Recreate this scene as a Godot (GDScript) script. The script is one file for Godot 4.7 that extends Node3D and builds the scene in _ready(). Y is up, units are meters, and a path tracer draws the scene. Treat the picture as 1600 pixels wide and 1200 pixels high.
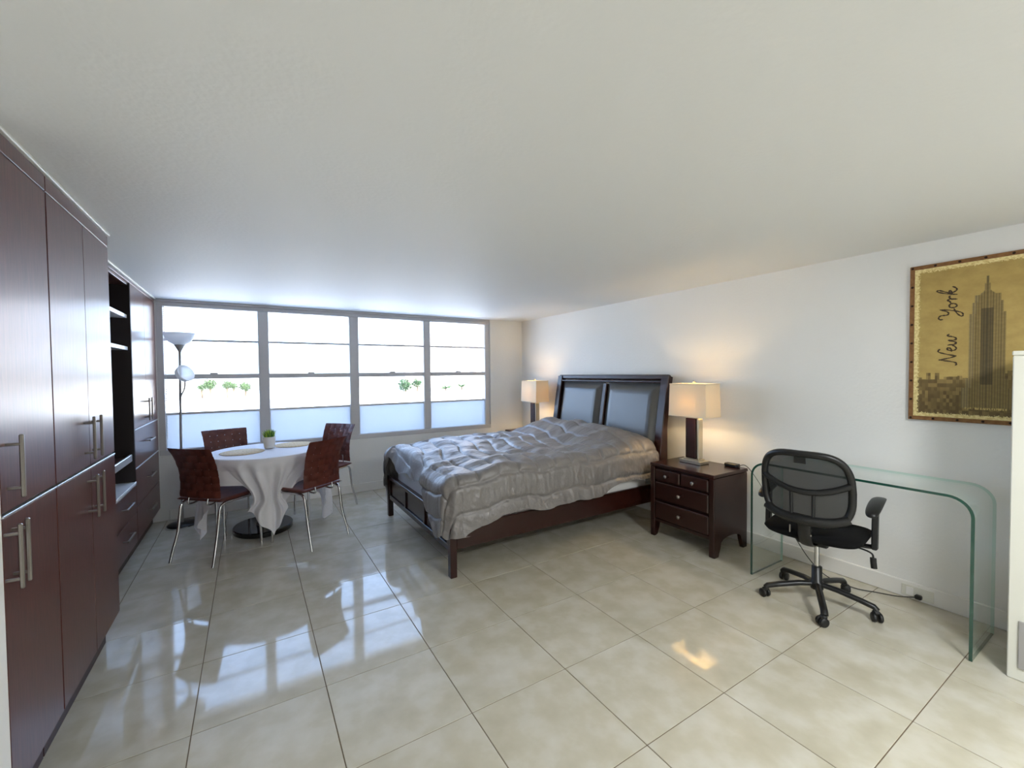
extends Node3D
# A studio apartment: bed, dining set, office corner, wall of cherry cabinets, window wall.

const WALL_R := 2.73      # headboard wall
const WALL_W := -3.29     # window wall
const CEIL := 2.2
const BACK := 3.7
const TALL := -1.402      # front of the tall cabinets
const LOW := -1.547       # front of the far cabinets

var M := {}
var counts := {}

func _ready() -> void:
	# ---- camera
	var cam := Camera3D.new()
	cam.name = "camera"
	cam.fov = 84.168
	cam.near = 0.02
	cam.far = 400.0
	cam.transform = Transform3D(Basis(Vector3(0.85127, -0.00988, 0.52463), Vector3(0.02203, 0.99961, -0.01693), Vector3(-0.52426, 0.02597, 0.85116)).orthonormalized(), Vector3(-0.76825, 1.43442, 2.09527))
	add_child(cam)
	cam.current = true
	# ---- sky, exposure
	var env := Environment.new()
	var sky := Sky.new()
	var sm := ProceduralSkyMaterial.new()
	sm.sky_top_color = Color(0.62, 0.76, 0.97)
	sm.sky_horizon_color = Color(0.80, 0.90, 1.0)
	sm.sky_curve = 0.2
	sm.ground_bottom_color = Color(0.6, 0.6, 0.6)
	sm.ground_horizon_color = Color(0.85, 0.87, 0.9)
	sm.sky_energy_multiplier = 1.0
	sm.sun_angle_max = 0.5
	sky.sky_material = sm
	env.background_mode = Environment.BG_SKY
	env.sky = sky
	env.background_energy_multiplier = 3.7
	env.tonemap_mode = Environment.TONE_MAPPER_LINEAR
	env.tonemap_exposure = 2.2
	env.sdfgi_enabled = true
	env.ssao_enabled = true
	env.ssil_enabled = true
	var we := WorldEnvironment.new()
	we.name = "world_environment"
	we.environment = env
	add_child(we)
	# ---- sun: high behind the building, so that it lights the roofs outside and not the room
	var sun := DirectionalLight3D.new()
	sun.name = "sun"
	sun.light_color = Color(1.0, 0.985, 0.96)
	sun.light_energy = 6.0
	sun.light_angular_distance = 0.5
	sun.shadow_enabled = true
	add_child(sun)
	sun.look_at_from_position(Vector3.ZERO, -Vector3(0.35, 1.0, 0.55), Vector3.UP)
	# ---- build
	materials()
	room()
	window()
	outside()
	cabinets()
	bed()
	bedsides()
	dining()
	desk_corner()
	painting()
	ceiling_lights()

# ------------------------------------------------------------------ helpers
func numbered(called: String) -> String:
	var n: int = counts.get(called, 0)
	counts[called] = n + 1
	return called if n == 0 else "%s_%03d" % [called, n]

func mb() -> SurfaceTool:
	var st := SurfaceTool.new()
	st.begin(Mesh.PRIMITIVE_TRIANGLES)
	st.set_smooth_group(-1)
	return st

func fin(st: SurfaceTool) -> ArrayMesh:
	st.generate_normals()
	return st.commit()

func put(called: String, mesh: Mesh, m: Material, parent: Node = self, at := Vector3.ZERO) -> MeshInstance3D:
	var o := MeshInstance3D.new()
	o.mesh = mesh
	o.material_override = m
	o.position = at
	o.name = numbered(called) if parent == self else called
	parent.add_child(o, true)
	return o

func obj(called: String, st: SurfaceTool, m: Material, parent: Node = self, at := Vector3.ZERO) -> MeshInstance3D:
	return put(called, fin(st), m, parent, at)

func tag(o: Node, label: String, category: String, group := "") -> Node:
	o.set_meta("label", label)
	o.set_meta("category", category)
	if group:
		o.set_meta("group", group)
	return o

func thing(called: String, label: String, category: String, at := Vector3.ZERO, turn := 0.0, group := "") -> Node3D:
	var o := Node3D.new()
	o.name = numbered(called)
	add_child(o)
	o.position = at
	o.rotation.y = turn
	tag(o, label, category, group)
	return o

func struct(called: String, st: SurfaceTool, m: Material, label := "", category := "") -> MeshInstance3D:
	var o := obj(called, st, m)
	o.set_meta("kind", "structure")
	if label:
		tag(o, label, category)
	return o

func dup(root: Node3D, at: Vector3, turn: float, label: String) -> Node3D:
	var r: Node3D = root.duplicate()
	r.name = numbered(String(root.name))
	add_child(r)
	r.position = at
	r.rotation.y = turn
	r.set_meta("label", label)
	return r

func tri(st: SurfaceTool, a: Vector3, b: Vector3, c: Vector3, out: Vector3) -> void:
	# front faces run clockwise
	if (b - a).cross(c - a).dot(out) > 0.0:
		var t := b
		b = c
		c = t
	st.add_vertex(a)
	st.add_vertex(b)
	st.add_vertex(c)

func quad(st: SurfaceTool, a: Vector3, b: Vector3, c: Vector3, d: Vector3, out: Vector3) -> void:
	tri(st, a, b, c, out)
	tri(st, a, c, d, out)

# box with chamfered edges: centre, size, chamfer, turn
func box(st: SurfaceTool, c: Vector3, s: Vector3, ch := 0.003, b := Basis()) -> void:
	st.set_smooth_group(-1)
	var h := s * 0.5
	ch = minf(ch, minf(h.x, minf(h.y, h.z)) * 0.95)
	var P := func(v: Vector3) -> Vector3: return c + b * v
	for ax in 3:
		var u := (ax + 1) % 3
		var w := (ax + 2) % 3
		for sg in [-1.0, 1.0]:
			var q := []
			for k in [[-1, -1], [1, -1], [1, 1], [-1, 1]]:
				var v := Vector3.ZERO
				v[ax] = sg * h[ax]
				v[u] = k[0] * (h[u] - ch)
				v[w] = k[1] * (h[w] - ch)
				q.append(P.call(v))
			var n := Vector3.ZERO
			n[ax] = sg
			quad(st, q[0], q[1], q[2], q[3], b * n)
	if ch <= 0.0:
		return
	for ax in 3:
		var u := (ax + 1) % 3
		var w := (ax + 2) % 3
		for k in [[-1.0, -1.0], [1.0, -1.0], [1.0, 1.0], [-1.0, 1.0]]:
			var q := []
			for t in [[-1.0, 0], [1.0, 0], [1.0, 1], [-1.0, 1]]:
				var v := Vector3.ZERO
				v[ax] = t[0] * (h[ax] - ch)
				v[u] = k[0] * (h[u] - (ch if t[1] else 0.0))
				v[w] = k[1] * (h[w] - (0.0 if t[1] else ch))
				q.append(P.call(v))
			var n := Vector3.ZERO
			n[u] = k[0]
			n[w] = k[1]
			quad(st, q[0], q[1], q[2], q[3], b * n)
	for sx in [-1.0, 1.0]:
		for sy in [-1.0, 1.0]:
			for sz in [-1.0, 1.0]:
				var g := Vector3(sx, sy, sz)
				tri(st, P.call(g * Vector3(h.x, h.y - ch, h.z - ch)), P.call(g * Vector3(h.x - ch, h.y, h.z - ch)), P.call(g * Vector3(h.x - ch, h.y - ch, h.z)), b * g)

func span(st: SurfaceTool, lo: Vector3, hi: Vector3, ch := 0.003) -> void:
	box(st, (lo + hi) * 0.5, (hi - lo).abs(), ch)

# surface over a grid of points; closed or open in either way; fn(i, j) gives the point
func sheet(st: SurfaceTool, nu: int, nv: int, fn: Callable, smooth := true, flip := false) -> void:
	st.set_smooth_group(0 if smooth else -1)
	var p := []
	for i in nu + 1:
		var row := PackedVector3Array()
		for j in nv + 1:
			row.append(fn.call(float(i) / nu, float(j) / nv))
		p.append(row)
	for i in nu:
		for j in nv:
			var a: Vector3 = p[i][j]
			var b: Vector3 = p[i + 1][j]
			var c: Vector3 = p[i + 1][j + 1]
			var d: Vector3 = p[i][j + 1]
			if flip:
				for v in [a, c, b, a, d, c]:
					st.add_vertex(v)
			else:
				for v in [a, b, c, a, c, d]:
					st.add_vertex(v)

# solid of revolution about y; profile of (radius, height) from bottom to top
func lathe(st: SurfaceTool, prof: Array, n := 24, c := Vector3.ZERO, sx := 1.0, sz := 1.0, smooth := true) -> void:
	for k in prof.size() - 1:
		st.set_smooth_group(0 if smooth else -1)
		var a: Vector2 = prof[k]
		var b: Vector2 = prof[k + 1]
		for i in n:
			var t0 := TAU * i / n
			var t1 := TAU * (i + 1) / n
			var d0 := Vector3(cos(t0) * sx, 0, sin(t0) * sz)
			var d1 := Vector3(cos(t1) * sx, 0, sin(t1) * sz)
			var p0 := c + d0 * a.x + Vector3(0, a.y, 0)
			var p1 := c + d1 * a.x + Vector3(0, a.y, 0)
			var p2 := c + d1 * b.x + Vector3(0, b.y, 0)
			var p3 := c + d0 * b.x + Vector3(0, b.y, 0)
			var tang := Vector2(b.y - a.y, a.x - b.x)
			var out := (d0 + d1) * 0.5 * tang.x + Vector3(0, tang.y, 0)
			if a.x > 1e-6:
				tri(st, p0, p1, p2, out)
			if b.x > 1e-6:
				tri(st, p0, p2, p3, out)

func smooth_path(pts: Array, per := 6) -> PackedVector3Array:
	var c := PackedVector3Array()
	for i in pts.size() - 1:
		var p0: Vector3 = pts[maxi(i - 1, 0)]
		var p1: Vector3 = pts[i]
		var p2: Vector3 = pts[i + 1]
		var p3: Vector3 = pts[mini(i + 2, pts.size() - 1)]
		for k in per:
			c.append(p1.cubic_interpolate(p2, p0, p3, float(k) / per))
	c.append(pts[pts.size() - 1])
	return c

# round or flat tube along a path: r is (half across, half up) of the ring
func tube(st: SurfaceTool, pts: PackedVector3Array, r: float, n := 10, closed := false, flat := 1.0, up0 := Vector3.ZERO, cap := true) -> void:
	var m := pts.size()
	var rings := []
	var side := Vector3.ZERO
	for i in m:
		var t: Vector3
		if closed:
			t = (pts[(i + 1) % m] - pts[(i + m - 1) % m]).normalized()
		else:
			t = (pts[mini(i + 1, m - 1)] - pts[maxi(i - 1, 0)]).normalized()
		if up0 != Vector3.ZERO:
			side = up0.cross(t).normalized()
		elif i == 0:
			side = t.cross(Vector3.UP if absf(t.y) < 0.9 else Vector3.RIGHT).normalized()
		else:
			side = (side - t * side.dot(t)).normalized()
		var up := t.cross(side)
		var ring := PackedVector3Array()
		for k in n:
			var a := TAU * k / n
			ring.append(pts[i] + side * cos(a) * r + up * sin(a) * r * flat)
		rings.append(ring)
	st.set_smooth_group(0)
	for i in (m if closed else m - 1):
		var j := (i + 1) % m
		for k in n:
			var l := (k + 1) % n
			var out: Vector3 = (rings[i][k] + rings[i][l]) * 0.5 - pts[i]
			quad(st, rings[i][k], rings[i][l], rings[j][l], rings[j][k], out)
	if cap and not closed:
		st.set_smooth_group(-1)
		for e in [0, m - 1]:
			var out: Vector3 = pts[0] - pts[1] if e == 0 else pts[m - 1] - pts[m - 2]
			for k in n:
				tri(st, pts[e], rings[e][k], rings[e][(k + 1) % n], out)

# flat outline (in x, y) given thickness along z, placed by a transform
func slab(st: SurfaceTool, poly: PackedVector2Array, th: float, xf := Transform3D()) -> void:
	st.set_smooth_group(-1)
	var idx := Geometry2D.triangulate_polygon(poly)
	for s in [-0.5, 0.5]:
		var nrm: Vector3 = xf.basis * Vector3(0, 0, s)
		for k in range(0, idx.size(), 3):
			var q := []
			for e in 3:
				var v := poly[idx[k + e]]
				q.append(xf * Vector3(v.x, v.y, s * th))
			tri(st, q[0], q[1], q[2], nrm)
	var ccw := not Geometry2D.is_polygon_clockwise(poly)
	for i in poly.size():
		var a := poly[i]
		var b := poly[(i + 1) % poly.size()]
		var d := b - a
		var out := Vector3(d.y, -d.x, 0) if ccw else Vector3(-d.y, d.x, 0)
		quad(st, xf * Vector3(a.x, a.y, -th / 2), xf * Vector3(b.x, b.y, -th / 2), xf * Vector3(b.x, b.y, th / 2), xf * Vector3(a.x, a.y, th / 2), xf.basis * out)

func lin(r: float, g: float, b: float) -> Color:
	return Color(r, g, b)

func mat(called: String, c: Color, rough: float, metal := 0.0, spec := 0.5) -> StandardMaterial3D:
	var m := StandardMaterial3D.new()
	m.resource_name = called
	m.albedo_color = c
	m.roughness = rough
	m.metallic = metal
	m.metallic_specular = spec
	M[called] = m
	return m

func noise(freq: float, sd: int, oct := 4, type := FastNoiseLite.TYPE_SIMPLEX_SMOOTH) -> FastNoiseLite:
	var n := FastNoiseLite.new()
	n.seed = sd
	n.frequency = freq
	n.noise_type = type
	n.fractal_octaves = oct
	return n

func noise_tex(n: FastNoiseLite, stops: Array, size := 256, bump := false) -> NoiseTexture2D:
	var t := NoiseTexture2D.new()
	t.width = size
	t.height = size
	t.seamless = true
	t.noise = n
	if not bump:
		var g := Gradient.new()
		var off := PackedFloat32Array()
		var col := PackedColorArray()
		for s in stops:
			off.append(s[0])
			col.append(s[1])
		g.offsets = off
		g.colors = col
		t.color_ramp = g
	return t

func tri_map(m: StandardMaterial3D, t: Texture2D, scale: Vector3, world := false) -> void:
	m.albedo_texture = t
	m.uv1_triplanar = true
	m.uv1_world_triplanar = world
	m.uv1_scale = scale

func materials() -> void:
	mat("wall", Color(0.935, 0.93, 0.915), 0.55, 0.0, 0.4)
	mat("ceiling", Color(0.925, 0.925, 0.915), 0.6, 0.0, 0.4)
	var cb := noise_tex(noise(0.09, 5, 3), [], 256, true)
	for k in ["wall", "ceiling"]:
		var m: StandardMaterial3D = M[k]
		m.heightmap_enabled = true
		m.heightmap_texture = cb
		m.heightmap_scale = 0.06
		m.uv1_triplanar = true
		m.uv1_world_triplanar = true
		m.uv1_scale = Vector3(1.6, 1.6, 1.6)
	mat("trim", Color(0.93, 0.92, 0.90), 0.4)
	mat("grout", Color(0.42, 0.36, 0.29), 0.9)
	mat("slab", Color(0.5, 0.48, 0.45), 0.9)
	for k in 5:
		var m := mat("tile_%d" % k, Color(1, 1, 1), 0.06, 0.0, 0.45)
		var t := noise_tex(noise(0.011, 40 + k * 7, 5), [[0.0, Color(0.71, 0.68, 0.60)], [0.45, Color(0.745, 0.72, 0.645)], [0.6, Color(0.765, 0.743, 0.68)], [1.0, Color(0.80, 0.783, 0.735)]], 512)
		m.clearcoat_enabled = true
		m.clearcoat = 0.4
		m.clearcoat_roughness = 0.38
		tri_map(m, t, Vector3(0.8, 0.8, 0.8))
		m.uv1_offset = Vector3(0.21 * k, 0.0, 0.37 * k)
	# cherry veneer of the cabinets, lacquered
	var gr := noise_tex(noise(0.03, 11, 5), [[0.0, Color(0.27, 0.135, 0.115)], [0.5, Color(0.325, 0.175, 0.15)], [1.0, Color(0.385, 0.215, 0.185)]], 512)
	var m := mat("cherry", Color(1, 1, 1), 0.29, 0.0, 0.5)
	m.clearcoat_enabled = true
	m.clearcoat = 0.12
	m.clearcoat_roughness = 0.2
	tri_map(m, gr, Vector3(5.0, 0.35, 5.0), true)
	m = mat("cherry_dark", Color(0.20, 0.10, 0.10), 0.45)
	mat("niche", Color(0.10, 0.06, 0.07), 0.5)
	# mahogany of the bed and the bedside tables
	var mg := noise_tex(noise(0.03, 21, 4), [[0.0, Color(0.165, 0.068, 0.055)], [1.0, Color(0.195, 0.082, 0.062)]], 256)
	m = mat("mahogany", Color(1, 1, 1), 0.26, 0.0, 0.5)
	tri_map(m, mg, Vector3(0.8, 0.8, 0.8))
	m = mat("mahogany_dark", Color(0.13, 0.06, 0.05), 0.3)
	mat("steel", Color(0.60, 0.58, 0.56), 0.3, 1.0)
	mat("chrome", Color(0.83, 0.83, 0.84), 0.1, 1.0)
	mat("aluminium", Color(0.86, 0.87, 0.88), 0.3, 0.7)
	mat("window_frame", Color(0.80, 0.79, 0.79), 0.45)
	mat("white_laminate", Color(0.93, 0.94, 0.95), 0.2)
	mat("white_paint", Color(0.86, 0.855, 0.81), 0.4)
	mat("panel_grey", Color(0.62, 0.61, 0.60), 0.5)
	# glass of the window: clear panes, and blue privacy film on the lowest ones
	m = mat("pane", Color(0.95, 0.98, 1.0, 0.03), 0.02)
	m.transparency = BaseMaterial3D.TRANSPARENCY_ALPHA
	m = mat("film", Color(0.42, 0.535, 0.625, 0.96), 0.4)
	m.transparency = BaseMaterial3D.TRANSPARENCY_ALPHA
	m.backlight_enabled = true
	m.backlight = Color(0.9, 0.9, 0.9)
	# glass of the desk
	m = mat("desk_glass", Color(0.72, 0.90, 0.84, 0.07), 0.02)
	m.transparency = BaseMaterial3D.TRANSPARENCY_ALPHA
	mat("desk_edge_back", Color(0.66, 0.81, 0.75), 0.12, 0.0, 0.6)
	mat("desk_edge", Color(0.10, 0.27, 0.22), 0.12, 0.0, 0.7)
	# black leather, woven brown leather
	m = mat("leather_black", Color(0.30, 0.30, 0.295), 0.34, 0.0, 0.95)
	m = mat("leather_brown", Color(0.43, 0.22, 0.175), 0.42, 0.0, 0.5)
	m.backlight_enabled = true
	m.backlight = Color(0.16, 0.09, 0.06)
	tri_map(m, noise_tex(noise(0.02, 9, 4), [[0.0, Color(0.75, 0.7, 0.68)], [1.0, Color(1, 1, 1)]], 128), Vector3(4, 4, 4))
	# comforter
	m = mat("comforter", Color(0.475, 0.455, 0.45), 0.46, 0.0, 0.8)
	m.clearcoat_enabled = true
	m.clearcoat = 0.4
	m.clearcoat_roughness = 0.5
	m.rim_enabled = true
	m.rim = 0.5
	m.rim_tint = 0.5
	m.heightmap_enabled = true
	m.heightmap_texture = noise_tex(noise(0.05, 31, 4), [], 256, true)
	m.heightmap_scale = 0.22
	m.uv1_triplanar = true
	m.uv1_scale = Vector3(4.5, 2.8, 2.8)
	mat("mattress", Color(0.90, 0.89, 0.88), 0.8)
	m = mat("tablecloth", Color(0.97, 0.96, 0.97), 0.8)
	m.backlight_enabled = true
	m.backlight = Color(0.75, 0.74, 0.75)
	m = mat("placemat", Color(1, 1, 1), 0.7)
	tri_map(m, noise_tex(noise(0.06, 61, 3), [[0.0, Color(0.66, 0.54, 0.36)], [1.0, Color(0.86, 0.76, 0.57)]], 128), Vector3(6, 6, 6))
	mat("stone_black", Color(0.035, 0.04, 0.06), 0.06, 0.0, 0.6)
	mat("pot", Color(0.88, 0.87, 0.85), 0.45)
	m = mat("grass", Color(0.60, 0.74, 0.20), 0.6)
	m.backlight_enabled = true
	m.backlight = Color(0.6, 0.6, 0.3)
	m = mat("grass_dark", Color(0.30, 0.48, 0.14), 0.6)
	mat("soil", Color(0.10, 0.07, 0.05), 0.95)
	# lamps
	m = mat("shade", Color(0.93, 0.89, 0.79), 0.8)
	m.backlight_enabled = true
	m.backlight = Color(0.55, 0.50, 0.40)
	m = mat("frosted", Color(0.96, 0.97, 0.98), 0.35)
	m.backlight_enabled = true
	m.backlight = Color(1.0, 1.0, 1.0)
	m = mat("bulb", Color(1, 0.9, 0.7), 0.5)
	m.emission_enabled = true
	m.emission = Color(1.0, 0.78, 0.45)
	m.emission_energy_multiplier = 6.0
	# plastics of the office chair
	mat("plastic_black", Color(0.075, 0.075, 0.08), 0.38)
	m = mat("fabric_black", Color(0.045, 0.045, 0.05), 0.9, 0.0, 0.3)
	m = mat("mesh_black", Color(0.085, 0.09, 0.09, 0.88), 0.8)
	m.transparency = BaseMaterial3D.TRANSPARENCY_ALPHA
	mat("cable", Color(0.20, 0.19, 0.17), 0.5)
	mat("lamp_metal", Color(0.80, 0.77, 0.70), 0.3, 0.9)
	# outside
	mat("roof_white", Color(0.86, 0.86, 0.85), 0.9)
	mat("facade", Color(0.86, 0.80, 0.76), 0.9)
	mat("facade_window", Color(0.5, 0.45, 0.44), 0.5)
	mat("leaf", Color(0.20, 0.29, 0.19), 0.8, 0.0, 0.2)
	mat("leaf_pale", Color(0.27, 0.34, 0.22), 0.8, 0.0, 0.2)
	mat("bark", Color(0.45, 0.38, 0.30), 0.9)
	mat("ground_far", Color(0.78, 0.78, 0.74), 0.9)

# ------------------------------------------------------------------ the room
func tile_mesh(w: float, d: float) -> ArrayMesh:
	var st := mb()
	box(st, Vector3.ZERO, Vector3(w, 0.012, d), 0.0012)
	return fin(st)

func room() -> void:
	# floor: a bed of grout that carries one mesh per tile
	var st := mb()
	span(st, Vector3(-2.2, -0.25, WALL_W - 0.25), Vector3(WALL_R + 0.2, -0.0022, BACK + 0.2), 0.0)
	var fl := struct("floor", st, M.grout)
	var full := tile_mesh(0.4965, 0.4965)
	var rng := RandomNumberGenerator.new()
	rng.seed = 4
	var g := 0.00175
	for i in range(-4, 6):
		for j in range(-7, 8):
			var x0 := maxf(i * 0.5, -1.98) + g
			var x1 := minf((i + 1) * 0.5, WALL_R - 0.005) - g
			var z0 := maxf(j * 0.5, WALL_W + 0.005) + g
			var z1 := minf((j + 1) * 0.5, BACK - 0.005) - g
			if x1 - x0 < 0.02 or z1 - z0 < 0.02:
				continue
			var whole := absf(x1 - x0 - 0.4965) < 1e-4 and absf(z1 - z0 - 0.4965) < 1e-4
			var t := put("tile", full if whole else tile_mesh(x1 - x0, z1 - z0), M["tile_%d" % rng.randi_range(0, 4)], fl, Vector3((x0 + x1) / 2, -0.006, (z0 + z1) / 2))
			t.rotation.y = 0.0 if not whole else PI / 2 * rng.randi_range(0, 3)
	# ceiling slab
	st = mb()
	span(st, Vector3(-2.2, CEIL, WALL_W - 0.25), Vector3(WALL_R + 0.2, CEIL + 0.25, BACK + 0.2), 0.0)
	struct("ceiling", st, M.ceiling)
	# walls
	st = mb()
	span(st, Vector3(WALL_R, -0.25, WALL_W - 0.25), Vector3(WALL_R + 0.2, CEIL, BACK + 0.2), 0.0)
	struct("wall_right", st, M.wall)
	st = mb()
	span(st, Vector3(-2.2, -0.25, WALL_W - 0.25), Vector3(-2.0, CEIL, 0.245), 0.0)
	struct("wall_left", st, M.wall)
	st = mb()
	span(st, Vector3(-2.2, -0.25, 0.245), Vector3(TALL, CEIL, BACK + 0.2), 0.0)
	struct("wall_left_near", st, M.wall)
	st = mb()
	span(st, Vector3(-2.2, -0.25, BACK), Vector3(WALL_R + 0.2, CEIL, BACK + 0.2), 0.0)
	struct("wall_back", st, M.wall)
	# window wall: below, beside and above the opening
	st = mb()
	span(st, Vector3(-2.0, -0.25, WALL_W - 0.2), Vector3(WALL_R, 0.645, WALL_W), 0.0)
	span(st, Vector3(-2.0, 0.645, WALL_W - 0.2), Vector3(-1.545, CEIL, WALL_W), 0.0)
	span(st, Vector3(2.185, 0.645, WALL_W - 0.2), Vector3(WALL_R, CEIL, WALL_W), 0.0)
	struct("wall_window", st, M.wall)
	# baseboards
	st = mb()
	span(st, Vector3(WALL_R - 0.016, 0.0, WALL_W + 0.017), Vector3(WALL_R - 0.0005, 0.105, 1.64), 0.004)
	struct("baseboard_right", st, M.trim)
	st = mb()
	span(st, Vector3(-1.48, 0.0, WALL_W + 0.0005), Vector3(WALL_R - 0.017, 0.105, WALL_W + 0.016), 0.004)
	struct("baseboard_window", st, M.trim)
	# the white end of a half wall at the right edge, with a grey panel let into it
	st = mb()
	span(st, Vector3(2.2, 0.0, 1.64), Vector3(WALL_R - 0.0005, 1.49, 2.35), 0.004)
	var hw := struct("wall_half", st, M.white_paint)
	st = mb()
	span(st, Vector3(2.198, 1.491, 1.638), Vector3(WALL_R - 0.001, 1.512, 2.352), 0.004)
	obj("cap", st, M.white_paint, hw)
	st = mb()
	span(st, Vector3(2.192, 0.062, 1.675), Vector3(2.2, 0.28, 2.3), 0.002)
	obj("inset_panel", st, M.panel_grey, hw)
	# narrow white trim where the cabinets meet the ceiling
	st = mb()
	span(st, Vector3(TALL - 0.02, CEIL - 0.014, -0.99), Vector3(TALL + 0.012, CEIL - 0.0005, 0.244), 0.003)
	span(st, Vector3(LOW - 0.02, CEIL - 0.014, WALL_W + 0.001), Vector3(LOW + 0.012, CEIL - 0.0005, -0.99), 0.003)
	struct("trim_1", st, M.white_paint)

# ------------------------------------------------------------------ the window
func window() -> void:
	var z0 := WALL_W - 0.12
	var z1 := WALL_W - 0.02
	var zc := WALL_W - 0.05   # the glass
	var xs := [[-1.49, -0.686], [-0.583, 0.26], [0.368, 1.196], [1.29, 2.11]]
	# outer frame: head, sill, jambs and posts
	var st := mb()
	span(st, Vector3(-1.545, 2.13, z0), Vector3(2.185, 2.175, z1), 0.004)
	span(st, Vector3(-1.545, 2.175, z0), Vector3(2.185, CEIL, WALL_W - 0.002), 0.003)
	span(st, Vector3(-1.545, 0.646, z0), Vector3(2.185, 0.70, z1 + 0.012), 0.004)
	var wf := struct("window_1", st, M.window_frame, "wide window of four double-hung units in a grey metal frame", "window")
	st = mb()
	span(st, Vector3(-1.545, 0.70, z0), Vector3(-1.49, 2.13, z1 + 0.01), 0.004)
	obj("jamb", st, M.window_frame, wf)
	st = mb()
	span(st, Vector3(2.11, 0.70, z0), Vector3(2.185, 2.13, z1), 0.004)
	obj("jamb", st, M.window_frame, wf)
	for k in 3:
		st = mb()
		span(st, Vector3(xs[k][1], 0.70, z0), Vector3(xs[k + 1][0], 2.13, z1 + (0.012 if k < 2 else 0.0)), 0.006)
		obj("post", st, M.window_frame, wf)
	for k in 4:
		var a: float = xs[k][0]
		var b: float = xs[k][1]
		st = mb()   # meeting rail and the two thin bars
		span(st, Vector3(a, 1.405, zc - 0.02), Vector3(b, 1.455, zc + 0.022), 0.004)
		obj("meeting_rail", st, M.window_frame, wf)
		for y in [1.80, 1.057]:
			st = mb()
			span(st, Vector3(a, y - 0.011, zc - 0.012), Vector3(b, y + 0.011, zc + 0.012), 0.003)
			obj("glazing_bar", st, M.window_frame, wf)
		var ys := [[0.70, 1.046], [1.068, 1.405], [1.455, 1.789], [1.811, 2.13]]
		for r in 4:
			st = mb()
			span(st, Vector3(a, ys[r][0], zc - 0.0025), Vector3(b, ys[r][1], zc + 0.0025), 0.0)
			obj("pane", st, M.film if r == 0 else M.pane, wf)
		# latch on the meeting rail
		st = mb()
		box(st, Vector3((a + b) / 2, 1.462, zc + 0.012), Vector3(0.07, 0.014, 0.02), 0.004)
		obj("latch", st, M.window_frame, wf)
	# beaded chain of the blind at the left jamb
	st = mb()
	for i in 60:
		box(st, Vector3(-1.478, 2.12 - i * 0.022, WALL_W + 0.002), Vector3(0.009, 0.013, 0.009), 0.004)
	tag(obj("blind_chain", st, M.white_paint), "beaded blind chain hanging at the left jamb of the window", "chain")

# ------------------------------------------------------------------ outside
func outside() -> void:
	# the upper storeys of this building
	var st := mb()
	span(st, Vector3(-14, CEIL + 0.25, WALL_W - 0.25), Vector3(14, 6.0, BACK + 4), 0.0)
	struct("building_above", st, M.facade)
	# white flat roof in front of the window
	st = mb()
	span(st, Vector3(-26, -0.2, -20.5), Vector3(24, 0.42, WALL_W - 0.25), 0.0)
	struct("roof_deck", st, M.roof_white, "wide white flat roof outside the window", "roof")
	st = mb()
	span(st, Vector3(-26, 0.30, -20.7), Vector3(24, 0.45, -20.5), 0.02)
	struct("roof_kerb", st, M.roof_white)
	st = mb()
	span(st, Vector3(-160, -4.2, -220), Vector3(160, -4.0, -21), 0.0)
	struct("ground_outside", st, M.ground_far)
	# trees beyond the roof
	tree("round_tree", Vector3(10.65, -4.0, -34), 4.5, 0.66, M.leaf, "round green treetop behind the third window unit, left of its darker neighbour", "round trees beyond the roof")
	tree("round_tree", Vector3(12.4, -4.0, -36), 4.6, 0.5, M.leaf, "smaller round treetop just right of the round green tree beyond the roof", "round trees beyond the roof")
	palm("palm", Vector3(13.1, -4.0, -31), 4.25, 1.0, "low palm with spread fronds behind the rightmost window unit", 3)
	palm("palm", Vector3(14.8, -4.0, -31.5), 4.35, 0.9, "taller thin palm right of the low spread palm outside", 8)
	for k in 5:
		tree("shrub_tree", Vector3(-4.4 + 0.83 * k + 0.2 * sin(k * 4.0), -4.0, -44 + 1.0 * (k % 2)), 4.42 + 0.10 * ((k * 3) % 4), 0.36 + 0.09 * ((k * 2) % 3), M.leaf_pale, ["leftmost pale treetop on the skyline behind the floor lamp", "second pale treetop from the left on the far skyline", "middle pale treetop of the five on the far skyline", "fourth pale treetop from the left on the far skyline", "rightmost pale treetop of the far row, by the first window post"][k], "treetops on the far skyline")
	# apartment tower at the right
	var b := thing("apartment_building", "pale apartment tower with dark windows behind the rightmost window unit", "building", Vector3(27.0, -4.0, -68.0))
	st = mb()
	span(st, Vector3(-7.5, 0, -6), Vector3(14, 26, 6), 0.05)
	obj("wall", st, M.facade, b)
	for fy in 7:
		for fx in 6:
			st = mb()
			var wx := -6.0 + fx * 3.0 + (0.4 if fx % 2 else 0.0)
			span(st, Vector3(wx, 2.0 + fy * 3.2, 5.9), Vector3(wx + 1.3, 3.2 + fy * 3.2, 6.08), 0.03)
			obj("window", st, M.facade_window, b)

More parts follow.
